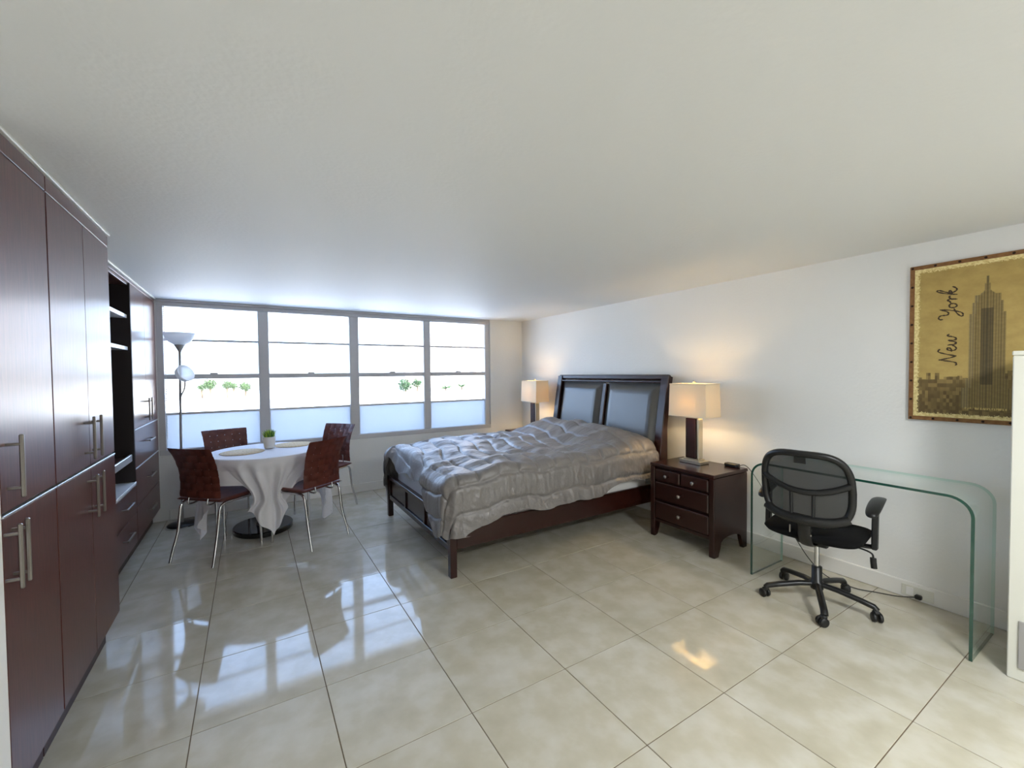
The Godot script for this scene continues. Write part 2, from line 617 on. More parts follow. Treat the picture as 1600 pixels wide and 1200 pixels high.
func tree(called: String, at: Vector3, h: float, r: float, m: Material, label: String, group: String) -> void:
	var t := thing(called, label, "tree", at, 0.0, group)
	var rng := RandomNumberGenerator.new()
	rng.seed = int(at.x * 100) + 7
	var st := mb()
	tube(st, smooth_path([Vector3(0, 0, 0), Vector3(0.05, h * 0.5, 0), Vector3(0, h - r * 0.5, 0.03)], 4), 0.09, 7)
	obj("trunk", st, M.bark, t)
	st = mb()
	st.set_smooth_group(-1)
	for i in 700:
		var d := Vector3(rng.randfn(), rng.randfn(), rng.randfn()).normalized()
		var p := d * r * pow(rng.randf(), 0.35) * Vector3(1, 0.9, 1) + Vector3(0, h, 0)
		var u := Vector3(rng.randfn(), rng.randfn(), rng.randfn()).normalized() * 0.14 * r
		var v := u.cross(d + Vector3(0.1, 0.2, 0)).normalized() * 0.07 * r
		tri(st, p - u, p + v, p + u, d)
		tri(st, p - u, p + u, p - v, d)
	obj("crown", st, m, t).set_meta("kind", "stuff")

func palm(called: String, at: Vector3, h: float, r: float, label: String, sd: int) -> void:
	var t := thing(called, label, "palm")
	t.position = at
	var rng := RandomNumberGenerator.new()
	rng.seed = sd
	var st := mb()
	tube(st, smooth_path([Vector3(0, 0, 0), Vector3(0.1, h * 0.5, 0), Vector3(0, h, 0)], 4), 0.08, 7)
	obj("trunk", st, M.bark, t)
	for k in 14:
		var a := TAU * k / 14 + rng.randf() * 0.3
		var d := Vector3(cos(a), 0, sin(a))
		var up := rng.randf_range(0.1, 1.0)
		st = mb()
		st.set_smooth_group(-1)
		var pr := Vector3(0, h, 0)
		for s in range(1, 9):
			var q := s / 8.0
			var p := Vector3(0, h, 0) + d * r * q + Vector3(0, r * (up * q - 1.1 * q * q * up * 0.6 - 0.25 * q * q), 0)
			var side := d.cross(Vector3.UP) * 0.2 * r * (1.0 - q * 0.8)
			for sg in [-1.0, 1.0]:
				tri(st, pr, p, pr + side * sg + d * 0.12 * r + Vector3(0, -0.1 * r, 0), Vector3.UP)
			pr = p
		obj("frond", st, M.leaf_pale if k % 2 else M.leaf, t)

func ceiling_lights() -> void:
	# the flush ceiling light behind the camera, in the entry end of the room
	var spots := [Vector3(0.9, CEIL, 2.75)]
	for s in spots:
		var t := thing("ceiling_light", "flush square ceiling light behind the camera", "ceiling light", s)
		var st := mb()
		box(st, Vector3(0, -0.02, 0), Vector3(0.5, 0.04, 0.5), 0.006)
		obj("frame", st, M.white_paint, t)
		st = mb()
		box(st, Vector3(0, -0.045, 0), Vector3(0.44, 0.012, 0.44), 0.004)
		var m := mat("ceiling_lamp_glow", Color(1, 1, 1), 0.5)
		m.emission_enabled = true
		m.emission = Color(1.0, 0.97, 0.88)
		m.emission_energy_multiplier = 3.0
		obj("diffuser", st, m, t)
		var l := AreaLight3D.new()
		l.name = "ceiling_lamp_light"
		l.area_size = Vector2(0.44, 0.44)
		l.light_color = Color(0.97, 0.99, 1.0)
		l.light_energy = 3.1
		l.set("area_range", 12.0)
		l.shadow_enabled = true
		t.add_child(l)
		l.position = Vector3(0, -0.06, 0)
		l.rotation.x = -PI / 2

# ------------------------------------------------------------------ cabinets along the left wall
func bar_handle(parent: Node, x: float, z: float, y0: float, y1: float, on := "") -> void:
	# upright bar on two posts, standing off the door to +x
	var st := mb()
	box(st, Vector3(x + 0.034, (y0 + y1) / 2, z), Vector3(0.011, y1 - y0, 0.011), 0.003)
	for y in [y0 + 0.03, y1 - 0.03]:
		box(st, Vector3(x + 0.015, y, z), Vector3(0.034, 0.009, 0.009), 0.002)
	obj("handle", st, M.steel, parent)

func flat_handle(parent: Node, x: float, z: float, y: float, w: float) -> void:
	var st := mb()
	box(st, Vector3(x + 0.030, y, z), Vector3(0.012, 0.012, w), 0.003)
	for s in [-1.0, 1.0]:
		box(st, Vector3(x + 0.013, y, z + s * (w / 2 - 0.012)), Vector3(0.028, 0.009, 0.010), 0.002)
	obj("handle", st, M.steel, parent)

func door(called: String, parent: Node, x: float, y0: float, y1: float, z0: float, z1: float) -> MeshInstance3D:
	var st := mb()
	span(st, Vector3(x - 0.02, y0, z0 + 0.0015), Vector3(x, y1, z1 - 0.0015), 0.0015)
	return obj(called, st, M.cherry, parent)

func tall_unit(z0: float, z1: float, seam: float, label: String) -> Node3D:
	var x := TALL
	var t := thing("tall_cabinet", label, "cabinet", Vector3(0, 0, 0), 0.0, "tall cherry cabinets")
	var st := mb()
	span(st, Vector3(-1.998, 0.155, z0), Vector3(x - 0.022, 2.12, z1), 0.002)
	obj("body", st, M.cherry_dark, t)
	st = mb()
	span(st, Vector3(-1.998, 0.0, z0 + 0.002), Vector3(x - 0.06, 0.153, z1), 0.002)
	obj("plinth", st, M.cherry_dark, t)
	st = mb()
	span(st, Vector3(x - 0.03, 2.128, z0), Vector3(x, CEIL - 0.015, z1), 0.0015)
	obj("top_filler", st, M.cherry, t)
	# the aluminium edge on top of the lower doors
	st = mb()
	span(st, Vector3(x - 0.02, 1.016, z0), Vector3(x + 0.003, 1.023, z1 - 0.002), 0.0015)
	obj("edge_strip", st, M.aluminium, t)
	return t

func cabinets() -> void:
	# two tall units side by side
	var t := tall_unit(-0.99, -0.178, -0.585, "tall cherry cabinet with two pairs of doors, next to the open shelves")
	var d := door("upper_door", t, TALL, 1.03, 2.124, -0.99, -0.585)
	bar_handle(d, TALL, -0.62, 1.065, 1.258)
	d = door("upper_door", t, TALL, 1.03, 2.124, -0.585, -0.178)
	bar_handle(d, TALL, -0.513, 1.065, 1.258)
	d = door("lower_door", t, TALL, 0.158, 1.014, -0.99, -0.585)
	bar_handle(d, TALL, -0.625, 0.797, 0.993)
	d = door("lower_door", t, TALL, 0.158, 1.014, -0.585, -0.178)
	bar_handle(d, TALL, -0.533, 0.797, 0.993)
	t = tall_unit(-0.172, 0.242, 0.242, "nearest tall cherry cabinet at the left edge of the photo, by the white wall")
	d = door("upper_door", t, TALL, 1.03, 2.124, -0.172, 0.242)
	bar_handle(d, TALL, 0.20, 1.068, 1.262)
	d = door("lower_door", t, TALL, 0.158, 1.014, -0.172, 0.242)
	bar_handle(d, TALL, 0.182, 0.80, 0.998)
	bar_handle(d, TALL, 0.232, 0.797, 0.995)
	# open shelf unit, set back
	var x := LOW
	var o := thing("shelf_unit", "dark open shelf unit with white shelves between the tall and far cabinets", "shelf unit")
	var st := mb()
	span(st, Vector3(-1.998, 0.612, -2.285), Vector3(-1.98, 2.16, -0.992), 0.001)
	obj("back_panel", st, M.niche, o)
	for z in [-1.001, -2.276]:
		st = mb()
		span(st, Vector3(-1.978, 0.612, z - 0.009), Vector3(x, 2.16, z + 0.009), 0.002)
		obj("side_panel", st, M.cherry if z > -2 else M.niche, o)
	for y in [1.90, 1.653]:
		st = mb()
		span(st, Vector3(-1.978, y - 0.014, -2.265), Vector3(x - 0.02, y + 0.014, -1.012), 0.002)
		obj("shelf", st, M.white_laminate, o)
	st = mb()
	span(st, Vector3(-1.978, 0.79, -2.265), Vector3(x - 0.03, 0.81, -1.012), 0.002)
	obj("shelf", st, M.cherry, o)
	st = mb()
	span(st, Vector3(x - 0.03, 0.778, -2.25), Vector3(x - 0.012, 0.832, -1.02), 0.003)
	obj("front_lip", st, M.aluminium, o)
	st = mb()
	span(st, Vector3(-1.978, 2.14, -2.265), Vector3(x - 0.01, 2.16, -1.012), 0.002)
	obj("top_panel", st, M.cherry, o)
	st = mb()
	span(st, Vector3(x - 0.03, 2.163, -2.285), Vector3(x, CEIL - 0.015, -0.992), 0.0015)
	obj("top_filler", st, M.cherry, o)
	# low drawer unit under the open shelves
	var l := thing("drawer_unit", "low cherry two-drawer unit under the open shelves, with bar handles", "drawers")
	st = mb()
	span(st, Vector3(-1.998, 0.135, -2.285), Vector3(x - 0.022, 0.588, -0.992), 0.002)
	obj("body", st, M.cherry_dark, l)
	st = mb()
	span(st, Vector3(-1.998, 0.0, -2.285), Vector3(x - 0.06, 0.133, -0.992), 0.002)
	obj("plinth", st, M.cherry_dark, l)
	st = mb()
	span(st, Vector3(-1.998, 0.59, -2.285), Vector3(x + 0.002, 0.611, -0.992), 0.003)
	obj("counter", st, M.white_laminate, l)
	for r in [[0.138, 0.365, 0.278], [0.37, 0.586, 0.50]]:
		d = door("drawer", l, x, r[0], r[1], -2.283, -0.994)
		flat_handle(d, x, -1.93, r[2], 0.22)
	# far cabinet against the window wall
	var f := thing("wall_cabinet", "far cherry cabinet in the window corner with two doors above three drawers", "cabinet")
	var zr := -3.262
	st = mb()
	span(st, Vector3(-1.998, 0.135, zr), Vector3(x - 0.022, 2.158, -2.287), 0.002)
	obj("body", st, M.cherry_dark, f)
	st = mb()
	span(st, Vector3(-1.998, 0.0, zr), Vector3(x - 0.06, 0.133, -2.287), 0.002)
	obj("plinth", st, M.cherry_dark, f)
	st = mb()
	span(st, Vector3(x - 0.03, 2.163, zr), Vector3(x, CEIL - 0.015, -2.287), 0.0015)
	obj("top_filler", st, M.cherry, f)
	d = door("door", f, x, 1.022, 2.158, -2.77, -2.287)
	bar_handle(d, x, -2.68, 1.055, 1.25)
	d = door("door", f, x, 1.022, 2.158, zr, -2.77)
	bar_handle(d, x, -2.80, 1.055, 1.25)
	for r in [[0.138, 0.408, 0.275], [0.414, 0.702, 0.565], [0.716, 1.008, 0.88]]:
		d = door("drawer", f, x, r[0], r[1], zr, -2.287)
		flat_handle(d, x, -2.80, r[2], 0.24)
	for y in [0.709, 1.015]:
		st = mb()
		span(st, Vector3(x - 0.02, y - 0.004, zr), Vector3(x + 0.003, y + 0.004, -2.289), 0.0015)
		obj("edge_strip", st, M.aluminium, f)

# ------------------------------------------------------------------ bed
const BN := -0.64     # near side of the bed
const BF := -2.22     # far side
const BC := -1.43

func bed() -> void:
	var t := thing("bed", "dark mahogany queen bed with a sleigh headboard of two black leather panels", "bed", Vector3(0, 0, 0))
	# headboard: leaning posts, rails and a centre stile that curl back towards the wall
	var lean := func(y: float) -> float: return 2.535 + 0.135 * pow(clampf((y - 0.45) / 0.95, 0.0, 1.0), 1.35)
	var ys := [0.30, 0.45, 0.6, 0.75, 0.9, 1.05, 1.2, 1.3, 1.385]
	for z in [BN + 0.02, BF - 0.02]:
		var pts := PackedVector3Array()
		for y in ys:
			pts.append(Vector3(lean.call(y), y, z))
		var st := mb()
		strip(st, pts, 0.045, 0.072, lean)
		obj("post", st, M.mahogany, t)
		st = mb()   # straight leg behind the curled post
		box(st, Vector3(2.615, 0.445, z), Vector3(0.05, 0.89, 0.055), 0.004)
		obj("leg", st, M.mahogany, t)
	var st := mb()
	box(st, Vector3(lean.call(1.375), 1.375, BC), Vector3(0.05, 0.055, BN - BF + 0.112), 0.012, Basis(Vector3(0, 0, 1), -0.18))
	obj("top_rail", st, M.mahogany, t)
	st = mb()
	box(st, Vector3(lean.call(1.325) - 0.018, 1.332, BC), Vector3(0.02, 0.022, BN - BF - 0.03), 0.006, Basis(Vector3(0, 0, 1), -0.18))
	obj("bead", st, M.mahogany, t)
	st = mb()
	var mid := PackedVector3Array()
	for y in ys.slice(1, 8):
		mid.append(Vector3(lean.call(y) + 0.004, y, BC))
	strip(st, mid, 0.03, 0.05, lean)
	obj("centre_stile", st, M.mahogany, t)
	# the two leather cushions
	for c in [[BC + 0.03, BN - 0.025], [BF + 0.025, BC - 0.03]]:
		st = mb()
		var z0: float = c[0]
		var z1: float = c[1]
		var f := func(u: float, v: float) -> Vector3:
			var y := lerpf(0.5, 1.325, u)
			var z := lerpf(z0, z1, v)
			var e := minf(minf(v, 1.0 - v) * (z1 - z0), minf(u, 1.0 - u) * 0.825)
			var puff := 0.052 * smoothstep(0.0, 0.10, e) - 0.004 * exp(-pow((e - 0.10) / 0.006, 2))
			return Vector3(lean.call(y) + 0.01 - puff, y, z)
		sheet(st, 60, 60, f, true, false)
		var back := func(u: float, v: float) -> Vector3:
			var y := lerpf(0.5, 1.325, u)
			return Vector3(lean.call(y) + 0.02, y, lerpf(z0, z1, v))
		sheet(st, 8, 2, back, true, true)
		obj("leather_panel", st, M.leather_black, t)
	# rails, footboard
	for z in [BN - 0.013, BF + 0.013]:
		st = mb()
		box(st, Vector3(1.49, 0.275, z), Vector3(2.09, 0.165, 0.028), 0.004)
		obj("side_rail", st, M.mahogany, t)
	for z in [BN - 0.012, BF + 0.012]:
		st = mb()
		box(st, Vector3(0.418, 0.205, z), Vector3(0.05, 0.41, 0.05), 0.004)
		obj("foot_leg", st, M.mahogany, t)
	st = mb()
	box(st, Vector3(0.418, 0.395, BC), Vector3(0.045, 0.035, BN - BF - 0.085), 0.004)
	obj("foot_top_rail", st, M.mahogany, t)
	st = mb()
	box(st, Vector3(0.418, 0.20, BC), Vector3(0.036, 0.045, BN - BF - 0.085), 0.004)
	obj("foot_bottom_rail", st, M.mahogany, t)
	for k in 4:   # stiles between the panels
		st = mb()
		box(st, Vector3(0.418, 0.30, lerpf(BF + 0.055, BN - 0.055, k / 3.0)), Vector3(0.036, 0.155, 0.04), 0.003)
		obj("foot_stile", st, M.mahogany, t)
	for k in 3:
		st = mb()
		var w := (BN - BF - 0.11) / 3.0
		box(st, Vector3(0.420, 0.30, BF + 0.055 + w * (k + 0.5)), Vector3(0.014, 0.155, w - 0.042), 0.005)
		obj("foot_panel", st, M.mahogany, t)
	st = mb()
	box(st, Vector3(1.49, 0.245, BC), Vector3(2.09, 0.02, BN - BF - 0.06), 0.003)
	obj("slat_base", st, M.mahogany_dark, t)
	# mattress
	st = mb()
	box(st, Vector3(1.48, 0.43, BC), Vector3(2.01, 0.346, 1.50), 0.06)
	tag(obj("mattress", st, M.mattress), "white mattress showing between the grey comforter and the bed frame", "mattress")
	# pillows under the comforter make its head end swell
	comforter()

# flat bar that follows a path in the x, y plane: half width across z, half depth
func strip(st: SurfaceTool, pts: PackedVector3Array, hw: float, depth: float, lean: Callable) -> void:
	st.set_smooth_group(-1)
	var m := pts.size()
	var rings := []
	for i in m:
		var d := (pts[mini(i + 1, m - 1)] - pts[maxi(i - 1, 0)]).normalized()
		var n := Vector3(-d.y, d.x, 0)
		var c := 0.008
		var ring := []
		var a := hw
		var b := depth * 0.5
		for k in [[-a, -b + c], [-a + c, -b], [a - c, -b], [a, -b + c], [a, b - c], [a - c, b], [-a + c, b], [-a, b - c]]:
			ring.append(pts[i] + Vector3(0, 0, k[0]) - n * k[1])
		rings.append(ring)
	for i in m - 1:
		for k in 8:
			var l := (k + 1) % 8
			var out: Vector3 = (rings[i][k] + rings[i][l]) * 0.5 - pts[i]
			quad(st, rings[i][k], rings[i][l], rings[i + 1][l], rings[i + 1][k], out)
	for e in [0, m - 1]:
		var out: Vector3 = pts[0] - pts[1] if e == 0 else pts[m - 1] - pts[m - 2]
		for k in 8:
			tri(st, pts[e], rings[e][k], rings[e][(k + 1) % 8], out)

func comforter() -> void:
	var n1 := noise(5.0, 3, 3)
	var n2 := noise(2.2, 8, 2)
	var n3 := noise(14.0, 18, 2)
	var zn := BN + 0.045      # hanging planes: near side, far side, foot
	var zf := BF - 0.045
	var xf := 0.362
	var half := (zn - zf) * 0.5
	var zc := (zn + zf) * 0.5
	var len := 2.50 - xf
	var R := 0.11
	var dist := func(d: float, r: float) -> Vector2:
		# d: arc distance past the start of the rounded edge -> (outward, downward)
		if d <= 0.0:
			return Vector2.ZERO
		var q := r * PI / 2
		if d < q:
			return Vector2(r * sin(d / r), r * (1.0 - cos(d / r)))
		return Vector2(r, r + d - q)
	var top := func(x: float, w: float) -> float:
		var y := 0.70 + 0.045 * smoothstep(0.4, 0.9, x)
		var ridge := exp(-pow((x - 2.24) / 0.27, 2)) * (0.145 - 0.03 * smoothstep(0.3, 0.8, w / half))
		ridge *= 1.0 - 0.72 * smoothstep(0.55, 1.0, absf(w) / half)
		return y + ridge + n2.get_noise_2d(x * 1.0, w * 1.3) * 0.03
	var f := func(a: float, b: float) -> Vector3:
		var w: float
		var bb := b * 2.0 - 1.0      # -1 far hem .. 1 near hem
		var u_guess := a * len
		var dn := 0.256 + 0.061 * (1.0 - smoothstep(0.0, 0.45, u_guess)) - 0.065 * smoothstep(1.42, 1.75, u_guess) + 0.006 * sin(u_guess * 7.0)
		var df := 0.33
		# rounded edge is R*pi/2 long but only R wide
		var ex := R * PI / 2 - R
		if bb >= 0.0:
			w = bb * (half + ex + dn)
		else:
			w = bb * (half + ex + df)
		# how far the cloth runs over the foot
		var u0 := -0.03
		u0 -= 0.25 * smoothstep(0.26, 0.46, w) + 0.10 * smoothstep(0.38, 0.68, w)
		var past := w - (half - R)
		if past > 0.0:   # round the near corner of the cloth
			u0 = R - pow(maxf(0.0, pow(0.49, 2.4) - pow(past, 2.4)), 1.0 / 2.4)
		u0 -= 0.30 * smoothstep(0.66, 0.85, -w)
		u0 += 0.014 * sin(w * 17.0)
		var u := lerpf(u0, len, a)
		var du := maxf(0.0, R - u)
		var dw := maxf(0.0, absf(w) - (half - R))
		var sw := signf(w)
		var x: float
		var z: float
		var drop: float
		var outn := Vector3.UP
		if du > 0.0 and dw > 0.0:
			var d := pow(pow(du, 2.4) + pow(dw, 2.4), 1.0 / 2.4)
			var an := atan2(dw, du)
			var o: Vector2 = dist.call(d, R)
			var fold := 0.008 * sin(an * 7.0) * smoothstep(0.1, 0.4, d)
			x = xf + R - (o.x + fold) * cos(an)
			z = zc + sw * (half - R + (o.x + fold) * sin(an))
			drop = o.y
			outn = Vector3(-cos(an), 0.2, sw * sin(an))
		elif dw > 0.0:
			var o: Vector2 = dist.call(dw, R)
			x = xf + u
			var fl := smoothstep(0.12, 0.5, dw)
			z = zc + sw * (half - R + o.x + fl * (0.012 + 0.007 * sin(x * 9.0 + n2.get_noise_2d(x, 3.0) * 5.0) + 0.006 * sin(x * 23.0)))
			drop = o.y
			outn = Vector3(0, 1.0 - smoothstep(0.05, 0.17, dw), sw)
		elif du > 0.0:
			var o: Vector2 = dist.call(du, R)
			x = xf + R - o.x
			z = zc + w
			drop = o.y
			outn = Vector3(-smoothstep(0.05, 0.17, du), 1.0 - smoothstep(0.05, 0.17, du), 0)
		else:
			x = xf + u
			z = zc + w
			drop = 0.0
		# over the middle of the foot the hem sinks onto the mattress edge
		var y: float = top.call(clampf(x, 0.4, 2.6), clampf(w, -half, half)) - drop
		var sag := (1.0 - smoothstep(0.0, 0.15, u - u0)) * (1.0 - smoothstep(0.05, 0.35, w)) * (1.0 - smoothstep(0.55, 0.75, -w))
		y -= sag * 0.10
		x += sag * 0.055
		# quilting: channels across the bed on top, two lines along each side
		var groove := 0.0
		var puff := 1.0
		if absf(w) < half + 0.02:
			var s := (u + 0.06 * sin(w * 2.3 + 0.8) + 0.03 * sin(w * 7.0) + 0.10 * w) / 0.172
			var fr := absf(s - roundf(s)) * 0.172
			groove = exp(-pow(fr / 0.009, 2))
			puff = 1.0 - exp(-pow(fr / 0.03, 2))
		for line in [half + 0.02, half + 0.215]:
			var fr := absf(absf(w) - line)
			groove = maxf(groove, exp(-pow(fr / 0.010, 2)))
			puff = minf(puff, 1.0 - exp(-pow(fr / 0.03, 2)))
		var on_top := 1.0 - smoothstep(half - 0.12, half + 0.05, absf(w))
		var wr := n1.get_noise_2d(x * 0.8, z * 0.5) * 0.005 + on_top * n3.get_noise_2d(x * 0.5 + 9.0, z * 2.2) * 0.0035 + (1.0 - on_top) * (n3.get_noise_2d(x * 1.3, y * 0.4 + z * 0.2) * 0.006 + n1.get_noise_2d(x * 1.2 + y, y * 1.5) * 0.008)
		return Vector3(x, y, z) + outn.normalized() * (0.008 + puff * 0.007 - groove * 0.014 + wr)
	var st := mb()
	sheet(st, 420, 240, f, true, true)
	# the underside, a little inside, gives the quilt its thickness at the hems
	var under := func(a: float, b: float) -> Vector3:
		var p: Vector3 = f.call(a, b)
		var c := Vector3(clampf(p.x, 0.52, 2.45), p.y, clampf(p.z, BF + 0.08, BN - 0.08))
		var inw := (c - p)
		if inw.length() > 1e-4:
			inw = inw.normalized()
		return p + inw * 0.014 + Vector3(0, -0.016 if inw == Vector3.ZERO else 0.002, 0)
	sheet(st, 76, 72, under, true, false)
	tag(obj("comforter", st, M.comforter), "quilted grey comforter spread over the bed, its corner hanging over the footboard", "comforter")

# ------------------------------------------------------------------ bedside tables and lamps
func make_nightstand(label: String) -> Node3D:
	# front faces +z, width along x, base at the origin
	var W := 0.61
	var D := 0.46
	var H := 0.64
	var t := thing("nightstand", label, "nightstand", Vector3.ZERO, 0.0, "mahogany nightstands")
	var st := mb()
	box(st, Vector3(0, H - 0.014, 0), Vector3(W, 0.028, D), 0.006)
	obj("top", st, M.mahogany, t)
	st = mb()
	box(st, Vector3(0, 0.372, -0.008), Vector3(W - 0.05, 0.478, D - 0.045), 0.003)
	obj("body", st, M.mahogany_dark, t)
	for s in [-1.0, 1.0]:   # side panel cut to an arch between its two feet
		var p := PackedVector2Array()
		var d := D / 2 - 0.012
		p.append(Vector2(-d, H - 0.03))
		p.append(Vector2(-d, 0.0))
		p.append(Vector2(-d + 0.05, 0.0))
		for k in 9:
			var a := PI * k / 8.0
			p.append(Vector2(-cos(a) * (d - 0.075), 0.065 + 0.075 * pow(sin(a), 0.6)))
		p.append(Vector2(d - 0.05, 0.0))
		p.append(Vector2(d, 0.0))
		p.append(Vector2(d, H - 0.03))
		st = mb()
		slab(st, p, 0.03, Transform3D(Basis(Vector3(0, 0, 1), Vector3(0, 1, 0), Vector3(-1, 0, 0)), Vector3(s * (W / 2 - 0.018), 0, 0)))
		obj("side_panel", st, M.mahogany, t)
		st = mb()
		box(st, Vector3(s * (W / 2 - 0.026), 0.305, D / 2 - 0.018), Vector3(0.044, 0.61, 0.03), 0.004)
		obj("front_leg", st, M.mahogany, t)
	st = mb()
	box(st, Vector3(0, 0.145, D / 2 - 0.024), Vector3(W - 0.09, 0.03, 0.022), 0.004)
	obj("apron", st, M.mahogany, t)
	var fz := D / 2 - 0.012
	for q in [[-0.128, 0.245, 0.545, 0.10], [0.128, 0.245, 0.545, 0.10], [0.0, 0.505, 0.408, 0.15], [0.0, 0.505, 0.24, 0.15]]:
		st = mb()
		box(st, Vector3(q[0], q[2], fz - 0.005), Vector3(q[1], q[3], 0.034), 0.008)
		var dr := obj("drawer", st, M.mahogany, t)
		st = mb()
		var xf := Transform3D(Basis(Vector3.RIGHT, PI / 2), Vector3(q[0], q[2], fz + 0.012))
		var tmp := mb()
		lathe(tmp, [Vector2(0.0, 0.0), Vector2(0.006, 0.0), Vector2(0.006, 0.012), Vector2(0.014, 0.017), Vector2(0.016, 0.024), Vector2(0.010, 0.030), Vector2(0.0, 0.031)], 14)
		st.append_from(fin(tmp), 0, xf)
		put("knob", st.commit(), M.steel, dr)
	return t

func make_lamp(label: String) -> Node3D:
	# wide side of the shade along x, base at the origin
	var t := thing("table_lamp", label, "table lamp", Vector3.ZERO, 0.0, "bedside lamps")
	var st := mb()
	box(st, Vector3(0, 0.014, 0), Vector3(0.205, 0.027, 0.125), 0.003)
	obj("base", st, M.lamp_metal, t)
	st = mb()
	box(st, Vector3(0, 0.034, 0), Vector3(0.15, 0.014, 0.085), 0.003)
	obj("foot_plate", st, M.lamp_metal, t)
	st = mb()
	box(st, Vector3(-0.012, 0.215, 0.006), Vector3(0.10, 0.345, 0.055), 0.004)
	obj("column", st, M.mahogany, t)
	for x in [0.055]:
		st = mb()
		box(st, Vector3(x, 0.215, 0.0), Vector3(0.018, 0.345, 0.062), 0.004)
		obj("metal_strip", st, M.lamp_metal, t)
	st = mb()
	box(st, Vector3(0, 0.395, 0), Vector3(0.125, 0.014, 0.075), 0.003)
	box(st, Vector3(0, 0.42, 0), Vector3(0.02, 0.05, 0.02), 0.003)
	obj("neck", st, M.lamp_metal, t)
	# shade: a tapered rectangular box, open above and below
	st = mb()
	var a := Vector2(0.180, 0.105)
	var b := Vector2(0.174, 0.098)
	for inner in [0.0, 0.003]:
		var sg := 1.0 if inner == 0.0 else -1.0
		var q0 := []
		var q1 := []
		for k in [[-1, -1], [1, -1], [1, 1], [-1, 1]]:
			q0.append(Vector3(k[0] * (a.x - inner), 0.408, k[1] * (a.y - inner)))
			q1.append(Vector3(k[0] * (b.x - inner), 0.684, k[1] * (b.y - inner)))
		for k in 4:
			var l := (k + 1) % 4
			var out: Vector3 = (q0[k] + q0[l]) * 0.5 - Vector3(0, 0.41, 0)
			quad(st, q0[k], q0[l], q1[l], q1[k], out * sg)
	var sh := obj("shade", st, M.shade, t)
	st = mb()
	for yy in [[0.408, a], [0.684, b]]:
		var e: Vector2 = yy[1]
		for s in [-1.0, 1.0]:
			box(st, Vector3(0, yy[0], s * e.y), Vector3(e.x * 2 + 0.004, 0.008, 0.005), 0.001)
			box(st, Vector3(s * e.x, yy[0], 0), Vector3(0.005, 0.008, e.y * 2 + 0.004), 0.001)
	obj("shade_trim", st, M.shade, sh)
	st = mb()
	lathe(st, [Vector2(0, 0.44), Vector2(0.014, 0.445), Vector2(0.016, 0.47), Vector2(0.03, 0.51), Vector2(0.03, 0.535), Vector2(0.018, 0.556), Vector2(0, 0.562)], 14)
	obj("bulb", st, M.bulb, t)
	st = mb()
	box(st, Vector3(0, 0.676, 0), Vector3(0.008, 0.006, 0.19), 0.001)
	tube(st, PackedVector3Array([Vector3(0, 0.562, 0), Vector3(0, 0.69, 0)]), 0.003, 6)
	obj("harp", st, M.lamp_metal, t)
	st = mb()
	lathe(st, [Vector2(0, 0.69), Vector2(0.010, 0.694), Vector2(0.011, 0.703), Vector2(0.006, 0.713), Vector2(0, 0.715)], 10)
	obj("finial", st, M.lamp_metal, t)
	var l := OmniLight3D.new()
	l.name = "table_lamp_light"
	l.light_color = Color(1.0, 0.88, 0.66)
	l.light_energy = 0.06
	l.light_size = 0.025
	l.omni_range = 10.0
	l.omni_attenuation = 2.0
	l.shadow_enabled = true
	t.add_child(l)
	l.position = Vector3(0, 0.522, 0)
	return t

func bedsides() -> void:
	var n := make_nightstand("mahogany nightstand with four drawers between the bed and the glass desk")
	n.position = Vector3(2.438, 0, -0.135)
	n.rotation.y = -PI / 2
	dup(n, Vector3(2.50, 0, -2.735), -PI / 2, "far mahogany nightstand in the corner, mostly hidden behind the bed")
	var l := make_lamp("lit table lamp with a cream box shade on the nightstand beside the desk")
	l.position = Vector3(2.495, 0.6405, -0.205)
	l.rotation.y = -PI / 2
	dup(l, Vector3(2.505, 0.6405, -2.635), -PI / 2, "lit table lamp with a cream box shade in the corner beyond the bed")
	# black power brick and its cable
	var st := mb()
	box(st, Vector3(2.615, 0.655, 0.065), Vector3(0.055, 0.028, 0.11), 0.005)
	tag(obj("power_adapter", st, M.plastic_black), "small black power brick on the nightstand", "power adapter")
	st = mb()
	var pts := [Vector3(2.618, 0.655, 0.122), Vector3(2.64, 0.665, 0.16), Vector3(2.67, 0.60, 0.21), Vector3(2.675, 0.42, 0.34), Vector3(2.665, 0.22, 0.50), Vector3(2.64, 0.07, 0.63), Vector3(2.60, 0.006, 0.76), Vector3(2.57, 0.005, 0.92), Vector3(2.62, 0.005, 1.02), Vector3(2.66, 0.012, 1.12), Vector3(2.685, 0.03, 1.19)]
	tube(st, smooth_path(pts, 6), 0.0032, 6)
	var c := obj("power_cable", st, M.cable)
	tag(c, "thin dark cable running from the nightstand along the floor to the outlet", "cable")
	st = mb()
	box(st, Vector3(2.692, 0.034, 1.205), Vector3(0.03, 0.026, 0.034), 0.006)
	obj("plug", st, M.plastic_black, c)
	st = mb()
	box(st, Vector3(WALL_R - 0.018, 0.05, 1.195), Vector3(0.006, 0.07, 0.15), 0.002)
	var o := obj("outlet_plate", st, M.white_paint)
	tag(o, "white outlet plate low on the baseboard under the glass desk", "outlet")
	st = mb()
	box(st, Vector3(WALL_R - 0.022, 0.05, 1.16), Vector3(0.004, 0.05, 0.034), 0.001)
	obj("socket", st, M.trim, o)

